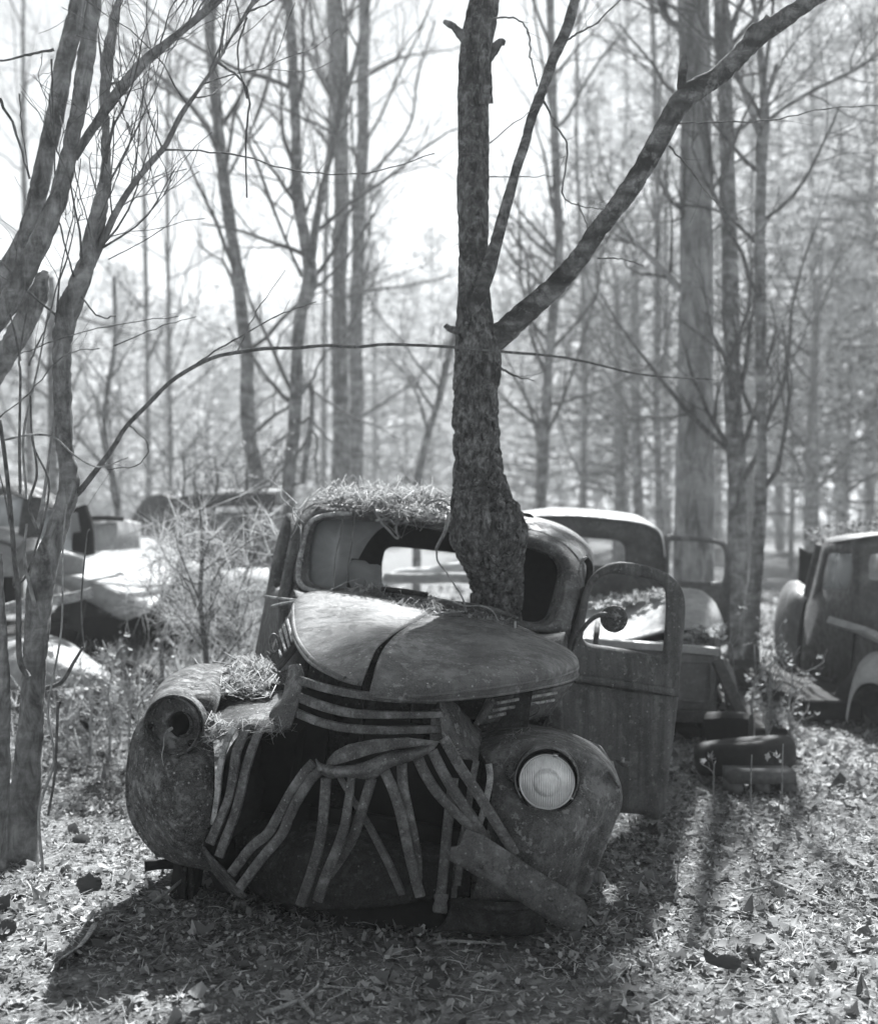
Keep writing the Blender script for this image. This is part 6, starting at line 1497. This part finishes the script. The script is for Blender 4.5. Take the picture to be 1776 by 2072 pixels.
sapling('low young pine at the passenger door', Z3, [(1480, 1180, 8), (1470, 1080, 8), (1460, 960, 6), (1480, 850, 4)], 7.8, needles=150, nb=20, ll=.6, nl=.2)
for i, (x, y0, y1, Y) in enumerate([(1130, 300, -60, 12), (1330, 320, -40, 12.5), (1520, 300, 40, 11), (1200, 500, 60, 13), (1000, 640, 200, 13)]):
    sapling(['fine twiggy sapling rising just past the white hood crown', 'fine twiggy sapling beside the passenger door', 'fine twiggy sapling close to the cab roof corner', 'tall fine sapling before the pale van panel', 'fine twiggy sapling before the arched window frame'][i], Z3, [(x, 900, 8), (x + 8, 640, 8), (x - 6, y0, 6), (x + 10, (y0 + y1) / 2, 5), (x, y1, 3)], Y, nb=14, ll=.8, nrange=(.3, 1), leaves=50, group='twiggy saplings of the brush')
for i, (x, y, h, Y) in enumerate([(420, 1640, 330, 7.4), (560, 1620, 300, 7.3), (680, 1640, 360, 7.2), (800, 1600, 300, 7.0), (740, 1480, 260, 7.8), (850, 1700, 220, 6.6)]):
    sapling(['low leafy shrub under the bumper of the low pale car', 'low leafy shrub between the pale car and the truck fender', 'leafy shrub closest beside the truck fender with the empty headlight', 'leafy shrub a little above the empty headlight', 'leafy shrub standing behind the truck fender', 'lowest leafy shrub at the foot of the truck fender'][i % 6], Z3, [(x, y, 6), (x + 10, y - h * .3, 5), (x - 10, y - h * .6, 4), (x + 20, y - h, 3)], Y, name='shrub', nb=10, ll=.36, leaves=50, mat='twig_pale', group='low leafy shrubs')
x, y = rng.uniform(-3.6, -.9, 900), rng.uniform(7.2, 11, 900)
m = MB(); tufts(m, np.stack([x, y, rng.uniform(.02, .3, 900)], -1), 8, .2, .006, .8)
stuff(m.build('dry_grass', M['needle_pale'], smooth=False), 'dry grass and needles round the pale wrecks')
for i, (x, y, h, Y, lf) in enumerate([(1100, 1250, 330, 8.0, 60), (980, 1180, 260, 8.4, 50), (1180, 1330, 300, 7.9, 70), (1300, 1250, 220, 8.2, 40)]):
    sapling(['leafy sprig in front of the overgrown pickup cowl', 'leafy sprig at the foot of the slender forked trunk', 'leafy sprig closest to the old tyre', 'leafy sprig under the cab door of the overgrown pickup'][i], C5 if False else (lambda cx, cy_: ((2200 + cx / 1.3547) / 1.97689, (1900 + cy_ / 1.3547) / 1.97683)), [(x, y + 130, 6), (x - 10, y, 5), (x + 10, y - h * .4, 4), (x + 5, y - h, 3)], Y, name='shrub', nb=12, ll=.35, leaves=lf, mat='twig_pale', group='leafy sprigs between the pickups')
for i, (x, y, h, Y) in enumerate([(1000, 480, 200, 6.4), (560, 530, 120, 6.5), (800, 560, 210, 6.3)]):
    sapling(['upright weed stalk before the old tyre', 'bent dead weed beside the old tyre', 'branching weed in front of the concrete block'][i], Z7, [(x, y + 60, 4), (x + 3, y - h * .4, 3), (x + 8, y - h, 2)], Y, name='weed', nb=4, ll=.1, leaves=6, mat='twig_pale')
for i, (pts, Y) in enumerate([([(350, 1540, 3), (325, 1300, 2.5), (345, 1000, 2), (400, 690, 1.5)], 4.9), ([(280, 1460, 3), (220, 1240, 2.5), (160, 1050, 2)], 5.0), ([(370, 1670, 3), (280, 1540, 3), (200, 1400, 2.5), (180, 1340, 2)], 4.5), ([(1270, 1180, 3), (1290, 980, 2)], 5.6), ([(650, 1800, 3), (640, 1760, 3), (690, 1680, 2)], 4.3)]):
    P = np.array([S(*Z7(p[0], p[1]), Y) for p in pts]); P[0, 2] = -.01
    m = MB(); m.tube(P, np.array([p[2] for p in pts]) / 2 / FPX * Y, 5, 5)
    tag(m.build('stalk', M['twig_pale']), ['tall thin stalk rising beside the open driver door', 'thin leaning stalk near the bumper plate end', 'arching stalk over the litter below the bumper plate', 'thin stalk out in the sunny litter', 'short stalk beside the dark lobed leaf'][i], 'stalk')
# mushroom-like tag on a stalk by the fender
m = MB(); m.tube(np.array([S(*Z6(x, y), 4.9) for x, y in [(1420, 1700), (1415, 1640), (1405, 1570)]]), [.009, .009, .01], 7)
m.lathe(S(*Z6(1405, 1525), 4.9), (0, -1, .1), [(.0, .01), (.02, .008), (.024, .0), (.02, -.006), (.0, -.007)], 14)
tag(m.build('mushroom', M['twig_pale']), 'pale bracket like knob on a stalk beside the fender with the glass headlight', 'mushroom')
# ================================================================== air
mh = bpy.data.materials.new('haze_air'); mh.use_nodes = True
t = mh.node_tree; t.nodes.clear()
pv = t.nodes.new('ShaderNodeVolumePrincipled')
pv.inputs['Color'].default_value = (.93, .95, .96, 1); pv.inputs['Density'].default_value = HAZE; pv.inputs['Anisotropy'].default_value = .35
om = t.nodes.new('ShaderNodeOutputMaterial'); t.links.new(pv.outputs[0], om.inputs['Volume'])
m = MB(); m.box((0, 115, 24.5), (97, 0, 0), (0, 190, 0), (0, 0, 26))
hz = m.build('haze', mh, smooth=False); hz['kind'] = 'stuff'
